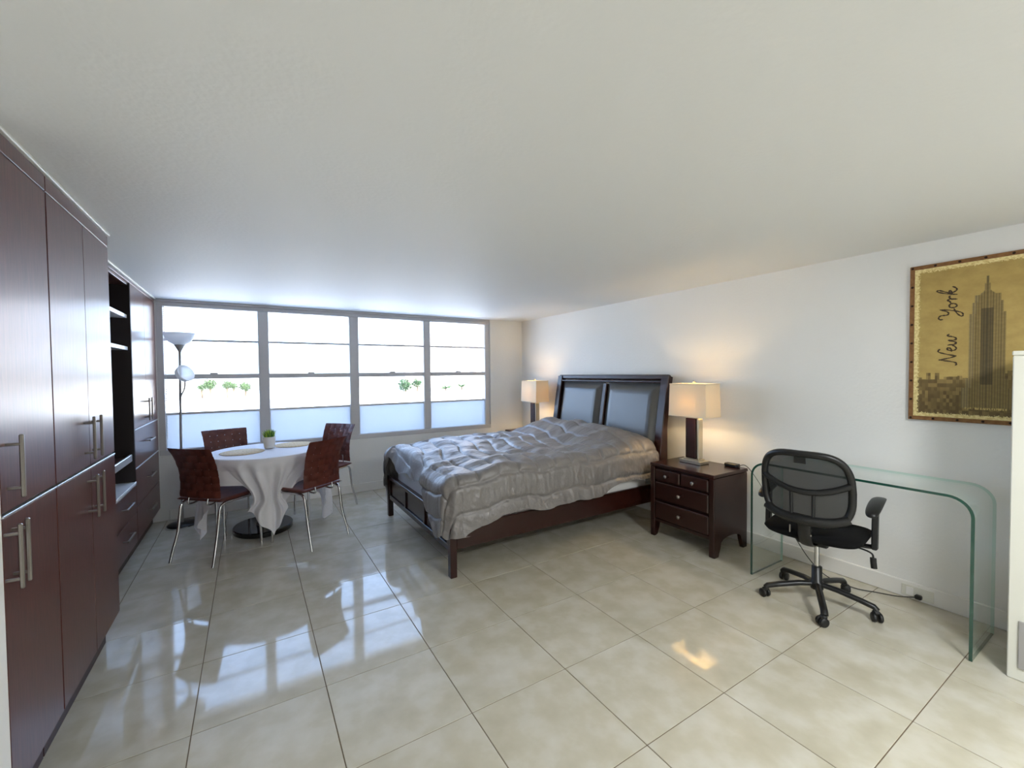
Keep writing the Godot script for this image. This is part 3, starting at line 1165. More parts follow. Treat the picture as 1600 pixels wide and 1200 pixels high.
# ------------------------------------------------------------------ dining set
func make_dining_chair(label: String) -> Node3D:
	# faces +x; the rear feet stand at x = 0
	var t := thing("dining_chair", label, "chair", Vector3.ZERO, 0.0, "woven leather dining chairs")
	for s in [-1.0, 1.0]:
		var z: float = s * 0.186
		var st := mb()
		tube(st, smooth_path([Vector3(-0.012, 0.0, s * 0.2), Vector3(0.008, 0.08, s * 0.197), Vector3(0.045, 0.22, z), Vector3(0.066, 0.36, z), Vector3(0.078, 0.42, z), Vector3(0.11, 0.448, z), Vector3(0.18, 0.452, z), Vector3(0.34, 0.447, z), Vector3(0.425, 0.445, z)], 5), 0.0105, 10)
		obj("leg", st, M.chrome, t)
		st = mb()
		tube(st, smooth_path([Vector3(0.40, 0.446, z), Vector3(0.44, 0.435, z), Vector3(0.452, 0.40, z), Vector3(0.456, 0.20, z), Vector3(0.462, 0.0, s * 0.19)], 5), 0.0105, 10)
		obj("leg", st, M.chrome, t)
		# loop that carries the backrest
		st = mb()
		tube(st, smooth_path([Vector3(0.16, 0.452, s * 0.09), Vector3(0.09, 0.44, s * 0.09), Vector3(0.055, 0.45, s * 0.09), Vector3(0.062, 0.49, s * 0.09), Vector3(0.066, 0.56, s * 0.09)], 5), 0.007, 8)
		obj("bracket", st, M.chrome, t)
	var st := mb()
	tube(st, PackedVector3Array([Vector3(0.16, 0.448, -0.186), Vector3(0.16, 0.448, 0.186)]), 0.008, 8)
	tube(st, PackedVector3Array([Vector3(0.36, 0.446, -0.186), Vector3(0.36, 0.446, 0.186)]), 0.008, 8)
	obj("stretcher", st, M.chrome, t)
	# seat: a thin dished leather pad
	st = mb()
	for k in 2:
		var f := func(u: float, v: float) -> Vector3:
			var x := lerpf(0.065, 0.50, u)
			var zz := lerpf(-0.212, 0.212, v)
			var ed := minf(minf(u, 1 - u) * 0.42, minf(v, 1 - v) * 0.41)
			var th := 0.014 * sqrt(clampf(ed / 0.02, 0.0, 1.0))
			var y := 0.474 - 0.010 * sin(PI * u) * sin(PI * v) - 0.012 * smoothstep(0.85, 1.0, u)
			return Vector3(x, y + (th if k == 0 else -th * 0.8), zz)
		sheet(st, 20, 20, f, true, k == 0)
	obj("seat", st, M.leather_brown, t)
	# woven back: straps over and under each other
	var bp := func(u: float, v: float, off: float) -> Vector3:
		# u up the back, v across it
		var y := lerpf(0.495, 0.888, u)
		var x := 0.076 - 0.055 * u + 0.020 * sin(u * PI * 1.1) - 0.025 * pow(u, 5)
		var hw := 0.193 + 0.004 * u - 0.010 * sin(PI * u)
		var zz := lerpf(-hw, hw, v)
		return Vector3(x - off - 0.024 * (1.0 - pow(absf(v * 2 - 1), 2)) , y, zz)
	var core := mb()
	sheet(core, 10, 8, func(u: float, v: float) -> Vector3: return bp.call(0.03 + 0.94 * u, 0.03 + 0.94 * v, 0.0015), true, false)
	sheet(core, 10, 8, func(u: float, v: float) -> Vector3: return bp.call(0.03 + 0.94 * u, 0.03 + 0.94 * v, -0.0015), true, true)
	var back := Node3D.new()
	back.name = "backrest"
	t.add_child(back)
	var NV := 6
	var NH := 7
	for i in NV:
		st = mb()
		var v0 := (i + 0.04) / NV
		var v1 := (i + 0.96) / NV
		for s in [-1.0, 1.0]:
			var f := func(u: float, v: float) -> Vector3:
				return bp.call(u, lerpf(v0, v1, v), 0.0042 * cos(PI * (u * NH - 0.5 + i)) + s * 0.0016)
			sheet(st, 28, 2, f, true, s > 0)
		obj("strap", st, M.leather_brown, back)
	for j in NH:
		st = mb()
		var u0 := (j + 0.05) / NH
		var u1 := (j + 0.95) / NH
		for s in [-1.0, 1.0]:
			var f := func(v: float, u: float) -> Vector3:
				return bp.call(lerpf(u0, u1, u), v, -0.0042 * cos(PI * (v * NV - 0.5 + j)) + s * 0.0016)
			sheet(st, 24, 2, f, true, s < 0)
		obj("strap", st, M.leather_brown, back)
	return t

func dining() -> void:
	var C := Vector3(-0.655, 0, -2.36)
	# chairs
	var ch := make_dining_chair("woven brown leather chair at front left of the table, back to the cabinets")
	ch.position = Vector3(-1.171, 0, -1.909)
	ch.rotation.y = 0.80
	dup(ch, Vector3(-0.214, 0, -1.799), 2.188, "woven brown leather chair at front right of the table, nearest the bed's foot")
	dup(ch, Vector3(-1.0, 0, -3.13), -1.3, "woven brown leather chair behind the table at left, below the window")
	dup(ch, Vector3(0.071, 0, -2.929), -2.451, "woven brown leather chair behind the table at right, its back towards the third window unit")
	# table under its cloth
	var t := thing("dining_table", "round pedestal table with an oval black stone foot under a white cloth", "table", C)
	var st := mb()
	lathe(st, [Vector2(0, 0), Vector2(0.24, 0.0), Vector2(0.245, 0.006), Vector2(0.245, 0.040), Vector2(0.24, 0.046), Vector2(0, 0.046)], 48, Vector3(-0.035, 0, -0.14), 1.0, 1.12, false)
	obj("base", st, M.stone_black, t)
	st = mb()
	lathe(st, [Vector2(0.06, 0.046), Vector2(0.05, 0.10), Vector2(0.045, 0.66), Vector2(0.09, 0.725)], 24, Vector3(-0.035, 0, -0.14))
	obj("pedestal", st, M.steel, t)
	st = mb()
	lathe(st, [Vector2(0, 0.728), Vector2(0.43, 0.728), Vector2(0.445, 0.735), Vector2(0.445, 0.746), Vector2(0.44, 0.751), Vector2(0, 0.751)], 48)
	obj("tabletop", st, M.white_laminate, t)
	# the cloth: a square thrown over the round top, its corners hanging in pointed tails
	var R := 0.452
	var RY := 0.757
	var n := noise(1.5, 77, 2)
	var hang := func(th: float) -> float:
		var a := fposmod(th - deg_to_rad(-2.0) + PI / 4, PI / 2) - PI / 4   # from the nearest corner
		var k := absf(a) / (PI / 4)
		return 0.225 + (0.445 + 0.055 * cos(th) * cos(th)) * pow(1.0 - k, 0.95)
	st = mb()
	var skirt := func(u: float, v: float) -> Vector3:
		var th := v * TAU
		var h: float = hang.call(th)
		var d := u * h
		var a := fposmod(th - deg_to_rad(-2.0) + PI / 4, PI / 2) - PI / 4
		var gather := smoothstep(0.0, 0.5, d)
		# the tails draw together and swing in under the top
		var draw := 0.55 * smoothstep(0.05, 0.32, d) - 0.38 * smoothstep(0.34, 0.46, d) + 0.3 * smoothstep(0.48, 0.66, d)
		var th2 := th - a * draw + 0.04 * sin(th * 7.0) * gather
		var fold := (0.030 * sin(th * 16.0 + 1.3 * sin(th * 3.0)) + 0.018 * sin(th * 29.0)) * smoothstep(0.0, 0.22, d)
		var r := R + 0.012 * sin(PI * clampf(d / 0.1, 0, 1)) + fold - 0.035 * sin(th) * sin(th) * smoothstep(0.05, 0.6, d) + 0.05 * cos(th) * cos(th) * smoothstep(0.1, 0.6, d)
		var y := RY - d
		if d < 0.02:
			y = RY - d * d / 0.04
			r = R - 0.004 + 0.012 * (d / 0.02)
		y += 0.02 * n.get_noise_2d(cos(th) * 3.0, sin(th) * 3.0) * u
		return C + Vector3(cos(th2) * r, y, sin(th2) * r)
	sheet(st, 44, 260, skirt, true, true)
	sheet(st, 10, 96, func(u: float, v: float) -> Vector3: return C + Vector3(cos(v * TAU) * u * (R - 0.004), RY, sin(v * TAU) * u * (R - 0.004)), true, false)
	tag(obj("tablecloth", st, M.tablecloth), "thin white tablecloth over the round table with pointed corners hanging to the floor", "tablecloth")
	# placemats
	var k := 0
	for q in [[-0.84, -2.335, "round woven straw placemat on the left side of the tablecloth"], [-0.42, -2.53, "round woven straw placemat on the right side of the tablecloth, behind the plant"]]:
		st = mb()
		lathe(st, [Vector2(0, 0.0), Vector2(0.168, 0.0), Vector2(0.172, 0.002), Vector2(0.168, 0.004), Vector2(0.12, 0.0035), Vector2(0.118, 0.0045), Vector2(0.06, 0.0045), Vector2(0, 0.004)], 40)
		tag(obj("placemat", st, M.placemat, self, Vector3(q[0], RY + 0.001, q[1])), q[2], "placemat", "placemats on the table")
		k += 1
	# potted grass
	var p := thing("potted_grass", "short green grass in a small white pot on the table", "potted plant", Vector3(-0.628, RY + 0.005, -2.44))
	st = mb()
	lathe(st, [Vector2(0, 0), Vector2(0.040, 0.0), Vector2(0.043, 0.004), Vector2(0.054, 0.100), Vector2(0.054, 0.104), Vector2(0.049, 0.104), Vector2(0.047, 0.090)], 28)
	obj("pot", st, M.pot, p)
	st = mb()
	lathe(st, [Vector2(0.048, 0.088), Vector2(0, 0.092)], 20)
	obj("soil", st, M.soil, p)
	var rng := RandomNumberGenerator.new()
	rng.seed = 12
	for shade in 2:
		st = mb()
		st.set_smooth_group(-1)
		for i in 110:
			var a := rng.randf() * TAU
			var r := sqrt(rng.randf()) * 0.042
			var o := Vector3(cos(a) * r, 0.09, sin(a) * r)
			var d := Vector3(cos(a), 0, sin(a))
			var h := rng.randf_range(0.05, 0.085)
			var b := r / 0.042 * rng.randf_range(0.01, 0.04)
			var s := Vector3(-sin(a), 0, cos(a)) * 0.0032
			var m1 := o + d * b * 0.35 + Vector3(0, h * 0.6, 0)
			var tip := o + d * b + Vector3(0, h, 0)
			quad(st, o - s, o + s, m1 + s * 0.8, m1 - s * 0.8, d)
			tri(st, m1 - s * 0.8, m1 + s * 0.8, tip, d)
		obj("grass", st, M.grass if shade == 0 else M.grass_dark, p).set_meta("kind", "stuff")
	# torchiere with a reading arm
	var fl := thing("floor_lamp", "slim white torchiere floor lamp with a bowl shade and a reading light by the window", "floor lamp", Vector3(-1.352, 0, -3.05))
	st = mb()
	lathe(st, [Vector2(0, 0), Vector2(0.122, 0.0), Vector2(0.125, 0.006), Vector2(0.115, 0.016), Vector2(0.03, 0.026), Vector2(0, 0.027)], 32)
	obj("base", st, M.plastic_black, fl)
	st = mb()
	tube(st, PackedVector3Array([Vector3(0, 0.02, 0), Vector3(0.006, 0.9, 0), Vector3(0.016, 1.66, 0)]), 0.0105, 10)
	obj("pole", st, M.panel_grey, fl)
	st = mb()
	lathe(st, [Vector2(0.008, 1.655), Vector2(0.014, 1.675), Vector2(0.032, 1.712), Vector2(0.045, 1.735), Vector2(0.0, 1.735)], 20, Vector3(0.016, 0, 0))
	obj("cone", st, M.panel_grey, fl)
	st = mb()
	lathe(st, [Vector2(0.042, 1.735), Vector2(0.085, 1.762), Vector2(0.112, 1.80), Vector2(0.125, 1.848), Vector2(0.122, 1.848), Vector2(0.109, 1.803), Vector2(0.082, 1.766), Vector2(0.03, 1.742), Vector2(0, 1.741)], 32, Vector3(0.016, 0, 0))
	obj("bowl_shade", st, M.frosted, fl)
	st = mb()
	tube(st, smooth_path([Vector3(0.01, 1.16, 0), Vector3(0.018, 1.24, 0.02), Vector3(0.05, 1.32, 0.05), Vector3(0.055, 1.40, 0.06)], 6), 0.006, 8)
	obj("reading_arm", st, M.panel_grey, fl)
	st = mb()
	lathe(st, [Vector2(0.012, -0.07), Vector2(0.03, -0.06), Vector2(0.072, -0.02), Vector2(0.084, 0.03), Vector2(0.080, 0.03), Vector2(0.068, -0.018), Vector2(0.02, -0.058), Vector2(0, -0.06)], 24)
	var rs := obj("reading_shade", st, M.frosted, fl, Vector3(0.048, 1.455, 0.06))
	rs.rotation = Vector3(1.1, 0.5, -0.3)
	st = mb()
	tube(st, smooth_path([Vector3(-1.30, 0.006, -2.93), Vector3(-1.40, 0.006, -2.90), Vector3(-1.47, 0.006, -2.96), Vector3(-1.44, 0.006, -3.10), Vector3(-1.40, 0.006, -3.22), Vector3(-1.25, 0.006, -3.26)], 6), 0.003, 6)
	tag(obj("lamp_cord", st, M.panel_grey), "thin cord curling on the floor beside the floor lamp base", "cord")

# ------------------------------------------------------------------ glass desk, office chair, picture
func desk_corner() -> void:
	# one bent sheet of glass: leg, top, leg
	var t := thing("glass_desk", "bent clear glass desk with green edges against the right wall", "desk")
	var z0 := 0.448
	var z1 := 1.53
	var H := 0.803
	var r := 0.10
	var th := 0.013
	var path := []   # (z, y, normal outward)
	path.append([Vector2(z0, 0.0), Vector2(-1, 0)])
	path.append([Vector2(z0, H - r), Vector2(-1, 0)])
	for k in range(1, 9):
		var a := PI / 2 * k / 8.0
		path.append([Vector2(z0 + r - r * cos(a), H - r + r * sin(a)), Vector2(-cos(a), sin(a))])
	for k in range(0, 9):
		var a := PI / 2 * k / 8.0
		path.append([Vector2(z1 - r + r * sin(a), H - r + r * cos(a)), Vector2(sin(a), cos(a))])
	path.append([Vector2(z1, 0.0), Vector2(1, 0)])
	var xa := 2.206
	var xb := 2.615
	var st := mb()
	st.set_smooth_group(-1)
	for i in path.size() - 1:
		var p: Vector2 = path[i][0]
		var q: Vector2 = path[i + 1][0]
		var pn: Vector2 = path[i][1]
		var qn: Vector2 = path[i + 1][1]
		for s in [0.0, 1.0]:
			st.set_smooth_group(1 if s == 0.0 else 2)
			var a: Vector2 = p - pn * th * s
			var b: Vector2 = q - qn * th * s
			var out := Vector3(0, pn.y + qn.y, pn.x + qn.x) * (1.0 if s == 0.0 else -1.0)
			quad(st, Vector3(xa, a.y, a.x), Vector3(xa, b.y, b.x), Vector3(xb, b.y, b.x), Vector3(xb, a.y, a.x), out)
	obj("glass_sheet", st, M.desk_glass, t)
	for x in [xa, xb]:
		st = mb()
		for i in path.size() - 1:
			var p: Vector2 = path[i][0]
			var q: Vector2 = path[i + 1][0]
			var pn: Vector2 = path[i][1]
			var qn: Vector2 = path[i + 1][1]
			var p2 := p - pn * th
			var q2 := q - qn * th
			for w in [-0.0015, 0.0015]:
				quad(st, Vector3(x + w, p.y, p.x), Vector3(x + w, q.y, q.x), Vector3(x + w, q2.y, q2.x), Vector3(x + w, p2.y, p2.x), Vector3(w, 0, 0))
			for o in [[p, q, 1.0], [p2, q2, -1.0]]:
				var a: Vector2 = o[0]
				var b: Vector2 = o[1]
				quad(st, Vector3(x - 0.0015, a.y, a.x), Vector3(x - 0.0015, b.y, b.x), Vector3(x + 0.0015, b.y, b.x), Vector3(x + 0.0015, a.y, a.x), Vector3(0, pn.y, pn.x) * o[2])
		obj("glass_edge", st, M.desk_edge if x == xa else M.desk_edge_back, t)
	for z in [z0 + th / 2, z1 - th / 2]:
		st = mb()
		span(st, Vector3(xa + 0.002, 0.0, z - th / 2 + 0.0005), Vector3(xb - 0.002, 0.004, z + th / 2 - 0.0005), 0.001)
		obj("glass_foot", st, M.desk_edge, t)
	office_chair()

func office_chair() -> void:
	# faces +x before it is turned
	var t := thing("office_chair", "black mesh-back office chair on five castors in front of the glass desk", "office chair", Vector3(2.184, 0, 0.868), 0.163)
	var inv := Basis(Vector3.UP, -0.163)
	# five-star foot: the castors stand where the photo has them
	var feet := [Vector3(-0.198, 0, -0.195), Vector3(-0.261, 0, 0.151), Vector3(0.056, 0, 0.273), Vector3(0.275, 0, 0.035), Vector3(0.128, 0, -0.262)]
	var st := mb()
	lathe(st, [Vector2(0, 0.085), Vector2(0.035, 0.088), Vector2(0.038, 0.13), Vector2(0.028, 0.135), Vector2(0.027, 0.225), Vector2(0, 0.226)], 20)
	obj("hub", st, M.plastic_black, t)
	for f in feet:
		var d: Vector3 = inv * (f as Vector3)
		d = d.normalized() * 0.28
		st = mb()
		var pts := PackedVector3Array([d * 0.06 + Vector3(0, 0.118, 0), d * 0.35 + Vector3(0, 0.112, 0), d * 0.75 + Vector3(0, 0.092, 0), d * 0.97 + Vector3(0, 0.078, 0), d * 1.02 + Vector3(0, 0.062, 0)])
		tube(st, pts, 0.019, 8, false, 0.85)
		var arm := obj("base_arm", st, M.plastic_black, t)
		st = mb()
		var fwd := Vector3(-d.z, 0, d.x).normalized().rotated(Vector3.UP, 0.5)
		var ax := fwd.cross(Vector3.UP)
		for s in [-1.0, 1.0]:
			var wh := mb()
			lathe(wh, [Vector2(0, -0.009), Vector2(0.022, -0.009), Vector2(0.0265, -0.005), Vector2(0.0265, 0.005), Vector2(0.022, 0.009), Vector2(0, 0.009)], 18)
			st.append_from(fin(wh), 0, Transform3D(Basis(fwd, ax, fwd.cross(ax)), d + Vector3(0, 0.0268, 0) + ax * s * 0.015 + fwd * 0.012))
		var hood := mb()
		box(hood, d + Vector3(0, 0.052, 0) + fwd * 0.006, Vector3(0.034, 0.022, 0.036), 0.008, Basis(fwd, Vector3.UP, fwd.cross(Vector3.UP)))
		st.append_from(fin(hood), 0, Transform3D())
		put("castor", st.commit(), M.plastic_black, arm)
	st = mb()
	lathe(st, [Vector2(0.014, 0.20), Vector2(0.014, 0.40)], 16)
	obj("gas_lift", st, M.chrome, t)
	st = mb()
	box(st, Vector3(-0.01, 0.40, 0), Vector3(0.22, 0.03, 0.16), 0.008)
	box(st, Vector3(-0.01, 0.383, 0), Vector3(0.07, 0.02, 0.07), 0.006)
	obj("seat_plate", st, M.plastic_black, t)
	# seat cushion: rounded, with a waterfall front
	st = mb()
	for k in 2:
		var f := func(u: float, v: float) -> Vector3:
			var an := v * TAU
			var ce := 0.0 + u
			var ex := 0.36
			var cx := signf(cos(an)) * pow(absf(cos(an)), ex)
			var cz := signf(sin(an)) * pow(absf(sin(an)), ex)
			var rr := ce
			var x := 0.01 + cx * 0.235 * rr
			var z := cz * 0.25 * rr
			var e := sqrt(maxf(0.0, 1.0 - pow(rr, 5.0)))
			var mid := 0.455 - 0.03 * smoothstep(0.10, 0.235, x) + 0.012 * pow(absf(z) / 0.24, 2)
			return Vector3(x, mid + (0.038 if k == 0 else -0.036) * e, z)
		sheet(st, 18, 56, f, true, k == 1)
	obj("seat", st, M.fabric_black, t)
	# backrest frame: a rounded ring, a curved bar across it and two short uprights
	var bp := func(a: float, b: float) -> Vector3:
		# a across (-1..1), b up (0..1)
		var y := 0.565 + 0.40 * b
		var hw := 0.200 + 0.016 * sin(PI * clampf(b, 0, 1)) - 0.004 * b
		var x := -0.225 - 0.065 * b + 0.02 * sin(PI * b) - 0.045 * (1.0 - a * a)
		return Vector3(x, y, a * hw)
	var ring := PackedVector3Array()
	for k in 64:
		var an := TAU * k / 64
		var e := 0.5
		var a := signf(cos(an)) * pow(absf(cos(an)), e)
		var b := 0.5 + 0.5 * signf(sin(an)) * pow(absf(sin(an)), e)
		ring.append(bp.call(a, b))
	st = mb()
	tube(st, ring, 0.019, 8, true)
	obj("back_frame", st, M.plastic_black, t)
	st = mb()
	var arc := PackedVector3Array()
	for k in 21:
		var a := -1.0 + 0.1 * k
		arc.append(bp.call(a, 0.44 + 0.17 * a * a) + Vector3(-0.006, 0, 0))
	tube(st, arc, 0.018, 8)
	obj("lumbar_bar", st, M.plastic_black, t)
	st = mb()
	arc = PackedVector3Array()
	for k in 21:
		var a := -0.98 + 0.098 * k
		arc.append(bp.call(a, 0.04 + 0.10 * a * a * a * a) + Vector3(-0.008, 0, 0))
	tube(st, arc, 0.026, 8)
	obj("back_bottom_bar", st, M.plastic_black, t)
	for a in [-0.30, 0.22]:
		st = mb()
		tube(st, PackedVector3Array([bp.call(a, 0.04) + Vector3(-0.006, 0, 0), bp.call(a, 0.25) + Vector3(-0.006, 0, 0), bp.call(a, 0.44) + Vector3(-0.006, 0, 0)]), 0.009, 8)
		obj("back_upright", st, M.plastic_black, t)
	st = mb()
	sheet(st, 14, 14, func(u: float, v: float) -> Vector3:
		var a := (u * 2 - 1) * 0.97
		var b := v * 0.96 + 0.02
		# keep the sheet inside the rounded ring
		var lim := pow(maxf(0.0, 1.0 - pow(absf(b * 2 - 1), 4.0)), 0.25)
		return (bp.call(a * lim, b) as Vector3) + Vector3(0.004, 0, 0), true)
	obj("back_mesh", st, M.mesh_black, t)
	st = mb()
	box(st, bp.call(-0.05, 0.90) + Vector3(-0.002, 0, 0), Vector3(0.002, 0.035, 0.06), 0.0008, Basis(Vector3.BACK, 0.12))
	obj("back_label", st, M.plastic_black, t)
	# bracket that joins back and seat, with two bright screws
	st = mb()
	tube(st, smooth_path([Vector3(-0.05, 0.402, 0), Vector3(-0.17, 0.405, 0), Vector3(-0.235, 0.44, 0), Vector3(-0.262, 0.52, 0), Vector3(-0.27, 0.60, 0)], 5), 0.035, 8, false, 0.25)
	obj("back_bracket", st, M.plastic_black, t)
	for z in [-0.075, 0.03]:
		st = mb()
		box(st, Vector3(-0.255, 0.505, z), Vector3(0.008, 0.045, 0.007), 0.002)
		obj("back_clip", st, M.steel, t)
	# arms: a broad upright and a sloping pad
	for s in [-1.0, 1.0]:
		st = mb()
		box(st, Vector3(0.012, 0.525, s * 0.272), Vector3(0.048, 0.23, 0.028), 0.006, Basis(Vector3.BACK, -0.06))
		box(st, Vector3(0.018, 0.412, s * 0.205), Vector3(0.044, 0.016, 0.15), 0.004, Basis(Vector3.RIGHT, -s * 0.12))
		obj("arm_post", st, M.plastic_black, t)
		st = mb()
		var f := func(u: float, v: float) -> Vector3:
			var an := v * TAU
			var x := -0.12 + 0.345 * (0.5 - 0.5 * cos(PI * u))
			var rim := pow(maxf(0.0, sin(PI * u)), 0.5)
			var hw := 0.041 * rim * (1.0 - 0.3 * u)
			var hh := (0.024 - 0.017 * smoothstep(0.2, 0.9, u)) * rim
			var y := 0.628 + 0.045 * smoothstep(0.0, 0.62, u) - 0.012 * smoothstep(0.6, 1.0, u)
			return Vector3(x, y + sin(an) * hh, s * 0.272 + cos(an) * hw)
		sheet(st, 22, 16, f, true, true)
		obj("armrest", st, M.plastic_black, t)
	# height lever
	st = mb()
	tube(st, smooth_path([Vector3(0.03, 0.395, 0.08), Vector3(0.03, 0.39, 0.20), Vector3(0.03, 0.375, 0.255), Vector3(0.03, 0.345, 0.262)], 4), 0.005, 8)
	tube(st, PackedVector3Array([Vector3(0.03, 0.352, 0.262), Vector3(0.03, 0.33, 0.263), Vector3(0.03, 0.30, 0.266), Vector3(0.03, 0.292, 0.267)]), 0.015, 8, false, 0.6)
	obj("lever", st, M.plastic_black, t)

# ------------------------------------------------------------------ the picture on the right wall
func pic_texture() -> ImageTexture:
	var W := 400
	var H := 600
	var im := Image.create(W, H, false, Image.FORMAT_RGB8)
	var n := noise(0.012, 91, 4)
	var n2 := noise(0.08, 92, 3)
	var n3 := noise(0.03, 93, 3)
	var cream := Color(0.93, 0.86, 0.62)
	for y in H:
		for x in W:
			var u := float(x) / W
			var v := float(y) / H
			# sepia sky, warm and mottled, paler towards the skyline
			var k := 0.5 + 0.4 * n.get_noise_2d(x, y * 1.6) + 0.10 * n2.get_noise_2d(x, y)
			var c := Color(0.63, 0.52, 0.28).lerp(Color(0.78, 0.68, 0.41), clampf(k * 0.7 + v * 0.35, 0, 1))
			# the low city: blocks of many tones
			var roof := 0.72 + 0.035 * n3.get_noise_1d(floorf(x / 13.0) * 31.0) * 2.0
			if v > roof:
				var bl := n3.get_noise_2d(floorf(x / 9.0) * 37.0, floorf(y / 15.0) * 23.0)
				c = Color(0.40, 0.32, 0.17).lerp(Color(0.66, 0.56, 0.33), clampf(0.38 + bl * 0.9 - (v - 0.75) * 0.9, 0, 1))
				if (x % 5) < 2 and (y % 6) < 3:
					c = c.darkened(0.18)
			# the tall tower: mast, crown, shaft, shoulders and base
			var dx := absf(u - 0.515)
			var hw := 0.0
			if v > 0.10 and v <= 0.145: hw = 0.010
			elif v > 0.145 and v <= 0.19: hw = 0.018
			elif v > 0.19 and v <= 0.215: hw = 0.018 + (v - 0.19) * 1.4
			elif v > 0.215 and v <= 0.26: hw = 0.085
			elif v > 0.26 and v <= 0.33: hw = 0.100
			elif v > 0.33 and v <= 0.74: hw = 0.118
			elif v > 0.74 and v <= 0.80: hw = 0.138
			elif v > 0.80 and v <= 0.93: hw = 0.165
			if dx < hw:
				var q := fmod(dx * W, 7.0)
				c = Color(0.48, 0.40, 0.22).lerp(Color(0.62, 0.53, 0.32), 0.55 + 0.25 * n2.get_noise_2d(x * 0.5, y))
				if q < 2.6:
					c = c.darkened(0.22)
				if dx < 0.04 and v > 0.30 and v < 0.78:
					c = c.darkened(0.30)
				if (y % 5) < 2:
					c = c.darkened(0.07)
				if u < 0.515 - hw * 0.7:
					c = c.lightened(0.08)
			# pale street lights at the foot
			if v > 0.925 and v < 0.94 and dx < 0.14 and n2.get_noise_2d(x * 2.0, y * 0.5) > -0.05:
				c = Color(0.78, 0.68, 0.40)
			im.set_pixel(x, y, c)
	# script lettering, reading upwards: strokes of a broad pen
	var ink := Color(0.20, 0.13, 0.05)
	var word := [
		# "New" -- each stroke a list of points in a frame of width 10 along the line, height 4 above it
		[[0.0, 0.2], [0.3, 0.0], [0.7, 0.6], [1.15, 2.9], [1.2, 3.0]], [[1.2, 3.0], [1.6, 1.2], [2.0, 0.1]], [[2.0, 0.1], [2.4, 1.8], [2.9, 3.2], [3.3, 3.3], [3.5, 3.0]],
		[[3.0, 0.9], [3.5, 1.0], [3.8, 1.4], [3.6, 1.75], [3.25, 1.4], [3.2, 0.6], [3.5, 0.1], [4.0, 0.3], [4.4, 0.9]],
		[[4.4, 1.6], [4.5, 0.6], [4.75, 0.1], [5.1, 0.5], [5.4, 1.5], [5.4, 0.6], [5.65, 0.1], [6.1, 0.6], [6.4, 1.7], [6.7, 1.4]],
		# "York"
		[[10.0, 2.6], [10.1, 3.2], [10.6, 3.3], [10.9, 2.8], [10.9, 2.0], [11.2, 1.5], [11.7, 1.9], [12.2, 3.1]], [[12.2, 3.1], [11.9, 1.2], [11.3, -0.6], [10.7, -1.0], [10.5, -0.6], [11.2, 0.1], [12.2, 0.6]],
		[[12.9, 1.5], [12.5, 1.2], [12.5, 0.4], [12.9, 0.1], [13.3, 0.6], [13.3, 1.2], [12.9, 1.5], [13.4, 1.2], [13.9, 1.4]],
		[[13.9, 1.4], [14.1, 1.8], [14.3, 1.4], [14.2, 0.1]], [[14.2, 0.1], [14.4, 1.1], [14.8, 1.5], [15.0, 1.3]],
		[[15.2, 0.1], [15.6, 2.0], [16.2, 3.6], [16.5, 3.4], [16.1, 2.4], [15.4, 1.0]], [[15.4, 0.9], [15.9, 1.5], [16.2, 1.3], [15.6, 0.9]], [[15.7, 0.9], [16.1, 0.2], [16.6, 0.3], [17.0, 0.9]],
	]
	for s in word:
		pen(im, s, Vector2(W * 0.245, H * 0.655), H * 0.0302, W * 0.080, ink, 2.3)
	var word2 := [[[0.0, 1.5], [-0.5, 1.2], [-0.5, 0.4], [0.0, 0.1], [0.4, 0.6], [0.8, 3.0], [0.6, 0.8], [0.9, 0.1], [1.3, 0.5]], [[2.6, 1.4], [2.2, 1.0], [2.3, 0.2], [2.8, 0.2], [3.0, 1.4], [3.0, 0.3], [3.4, 0.3]], [[5.0, 3.2], [4.6, 1.0], [4.3, 0.2], [5.2, 0.1], [6.0, 0.6]], [[7.0, 1.4], [6.8, 0.4], [7.2, 0.1], [7.7, 1.3], [7.3, -0.9]]]
	for s in word2:
		pen(im, s, Vector2(W * 0.80, H * 0.56), H * 0.030, W * 0.075, ink, 2.0)
	# ragged cream edge, as if brushed, around the print
	for y in H:
		for x in W:
			var e := minf(minf(x, W - 1 - x), minf(y, H - 1 - y))
			if e < 26:
				var rag := 14.0 + 6.0 * n2.get_noise_2d(x * 2.2, y * 2.2) + 5.0 * n3.get_noise_2d(x * 3.0, y * 3.0)
				if e < rag:
					im.set_pixel(x, y, cream.lerp(Color(0.80, 0.70, 0.44), clampf(0.3 + 0.9 * n2.get_noise_2d(x, y), 0, 1)))
	return ImageTexture.create_from_image(im)

func pen(im: Image, s: Array, at: Vector2, along: float, across: float, ink: Color, wide: float) -> void:
	# the line of writing runs up the picture; letters stand to its left
	var c := []
	for p in s:
		c.append(Vector2(p[0], p[1]))
	for i in c.size() - 1:
		var p0: Vector2 = c[maxi(i - 1, 0)]
		var p3: Vector2 = c[mini(i + 2, c.size() - 1)]
		for k in 26:
			var q: Vector2 = (c[i] as Vector2).cubic_interpolate(c[i + 1], p0, p3, k / 26.0)
			var px := at + Vector2(-q.y * across * 0.5 - q.x * 0.0, -q.x * along) + Vector2(across * 0.9, 0)
			var w := wide * (0.55 + 0.45 * absf(sin(k / 26.0 * PI)))
			for dy in range(-3, 4):
				for dx in range(-3, 4):
					if dx * dx + dy * dy <= w * w:
						var x := int(px.x) + dx
						var y := int(px.y) + dy
						if x >= 0 and y >= 0 and x < im.get_width() and y < im.get_height():
							im.set_pixel(x, y, im.get_pixel(x, y).lerp(ink, 0.8))

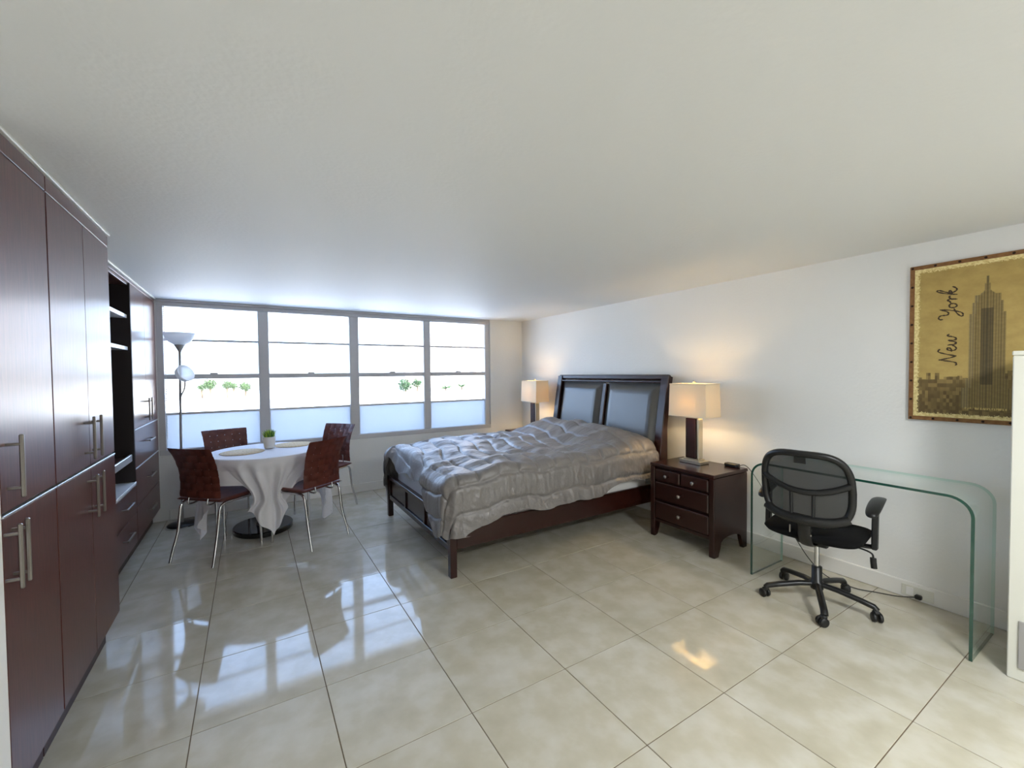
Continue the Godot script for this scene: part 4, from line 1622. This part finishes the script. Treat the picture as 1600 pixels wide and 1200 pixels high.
func painting() -> void:
	var z0 := 1.142
	var z1 := 1.775
	var y0 := 1.125
	var y1 := 2.058
	var x := WALL_R - 0.002
	var t := thing("wall_picture", "sepia picture of a tall tower with script lettering on the right wall", "picture")
	var st := mb()
	span(st, Vector3(x - 0.026, y0, z0), Vector3(x, y1, z1), 0.003)
	var m := mat("canvas_border", Color(0.60, 0.43, 0.25), 0.7)
	tri_map(m, noise_tex(noise(0.05, 71, 3), [[0.0, Color(0.8, 0.75, 0.7)], [1.0, Color(1, 1, 1)]], 128), Vector3(4, 4, 4))
	obj("border", st, m, t)
	st = mb()
	var b := 0.024
	var q := [Vector3(x - 0.0275, y0 + b, z0 + b), Vector3(x - 0.0275, y0 + b, z1 - b), Vector3(x - 0.0275, y1 - b, z1 - b), Vector3(x - 0.0275, y1 - b, z0 + b)]
	var uv := [Vector2(0, 1), Vector2(1, 1), Vector2(1, 0), Vector2(0, 0)]
	# seen from -x the picture's left is at small z; faces run clockwise seen from -x
	for k in [0, 3, 2, 0, 2, 1]:
		st.set_normal(Vector3(-1, 0, 0))
		st.set_uv(uv[k])
		st.add_vertex(q[k])
	var pm := mat("print", Color(1, 1, 1), 0.55)
	pm.albedo_texture = pic_texture()
	put("print", st.commit(), pm, t)
	# round nail heads along the border
	var nm := mat("nail", Color(0.20, 0.12, 0.07), 0.4, 0.6)
	var tmp := mb()
	lathe(tmp, [Vector2(0.007, 0.0), Vector2(0.006, 0.003), Vector2(0.0, 0.005)], 8)
	var head := fin(tmp)
	var spots := []
	for k in 9:
		var yy := lerpf(y0 + 0.012, y1 - 0.012, k / 8.0)
		spots.append(Vector2(yy, z0 + 0.012))
		spots.append(Vector2(yy, z1 - 0.012))
	for k in range(1, 6):
		var zz := lerpf(z0 + 0.012, z1 - 0.012, k / 6.0)
		spots.append(Vector2(y0 + 0.012, zz))
		spots.append(Vector2(y1 - 0.012, zz))
	for s in spots:
		var o := put("nail", head, nm, t, Vector3(x - 0.0258, s.x, s.y))
		o.rotation.z = PI / 2
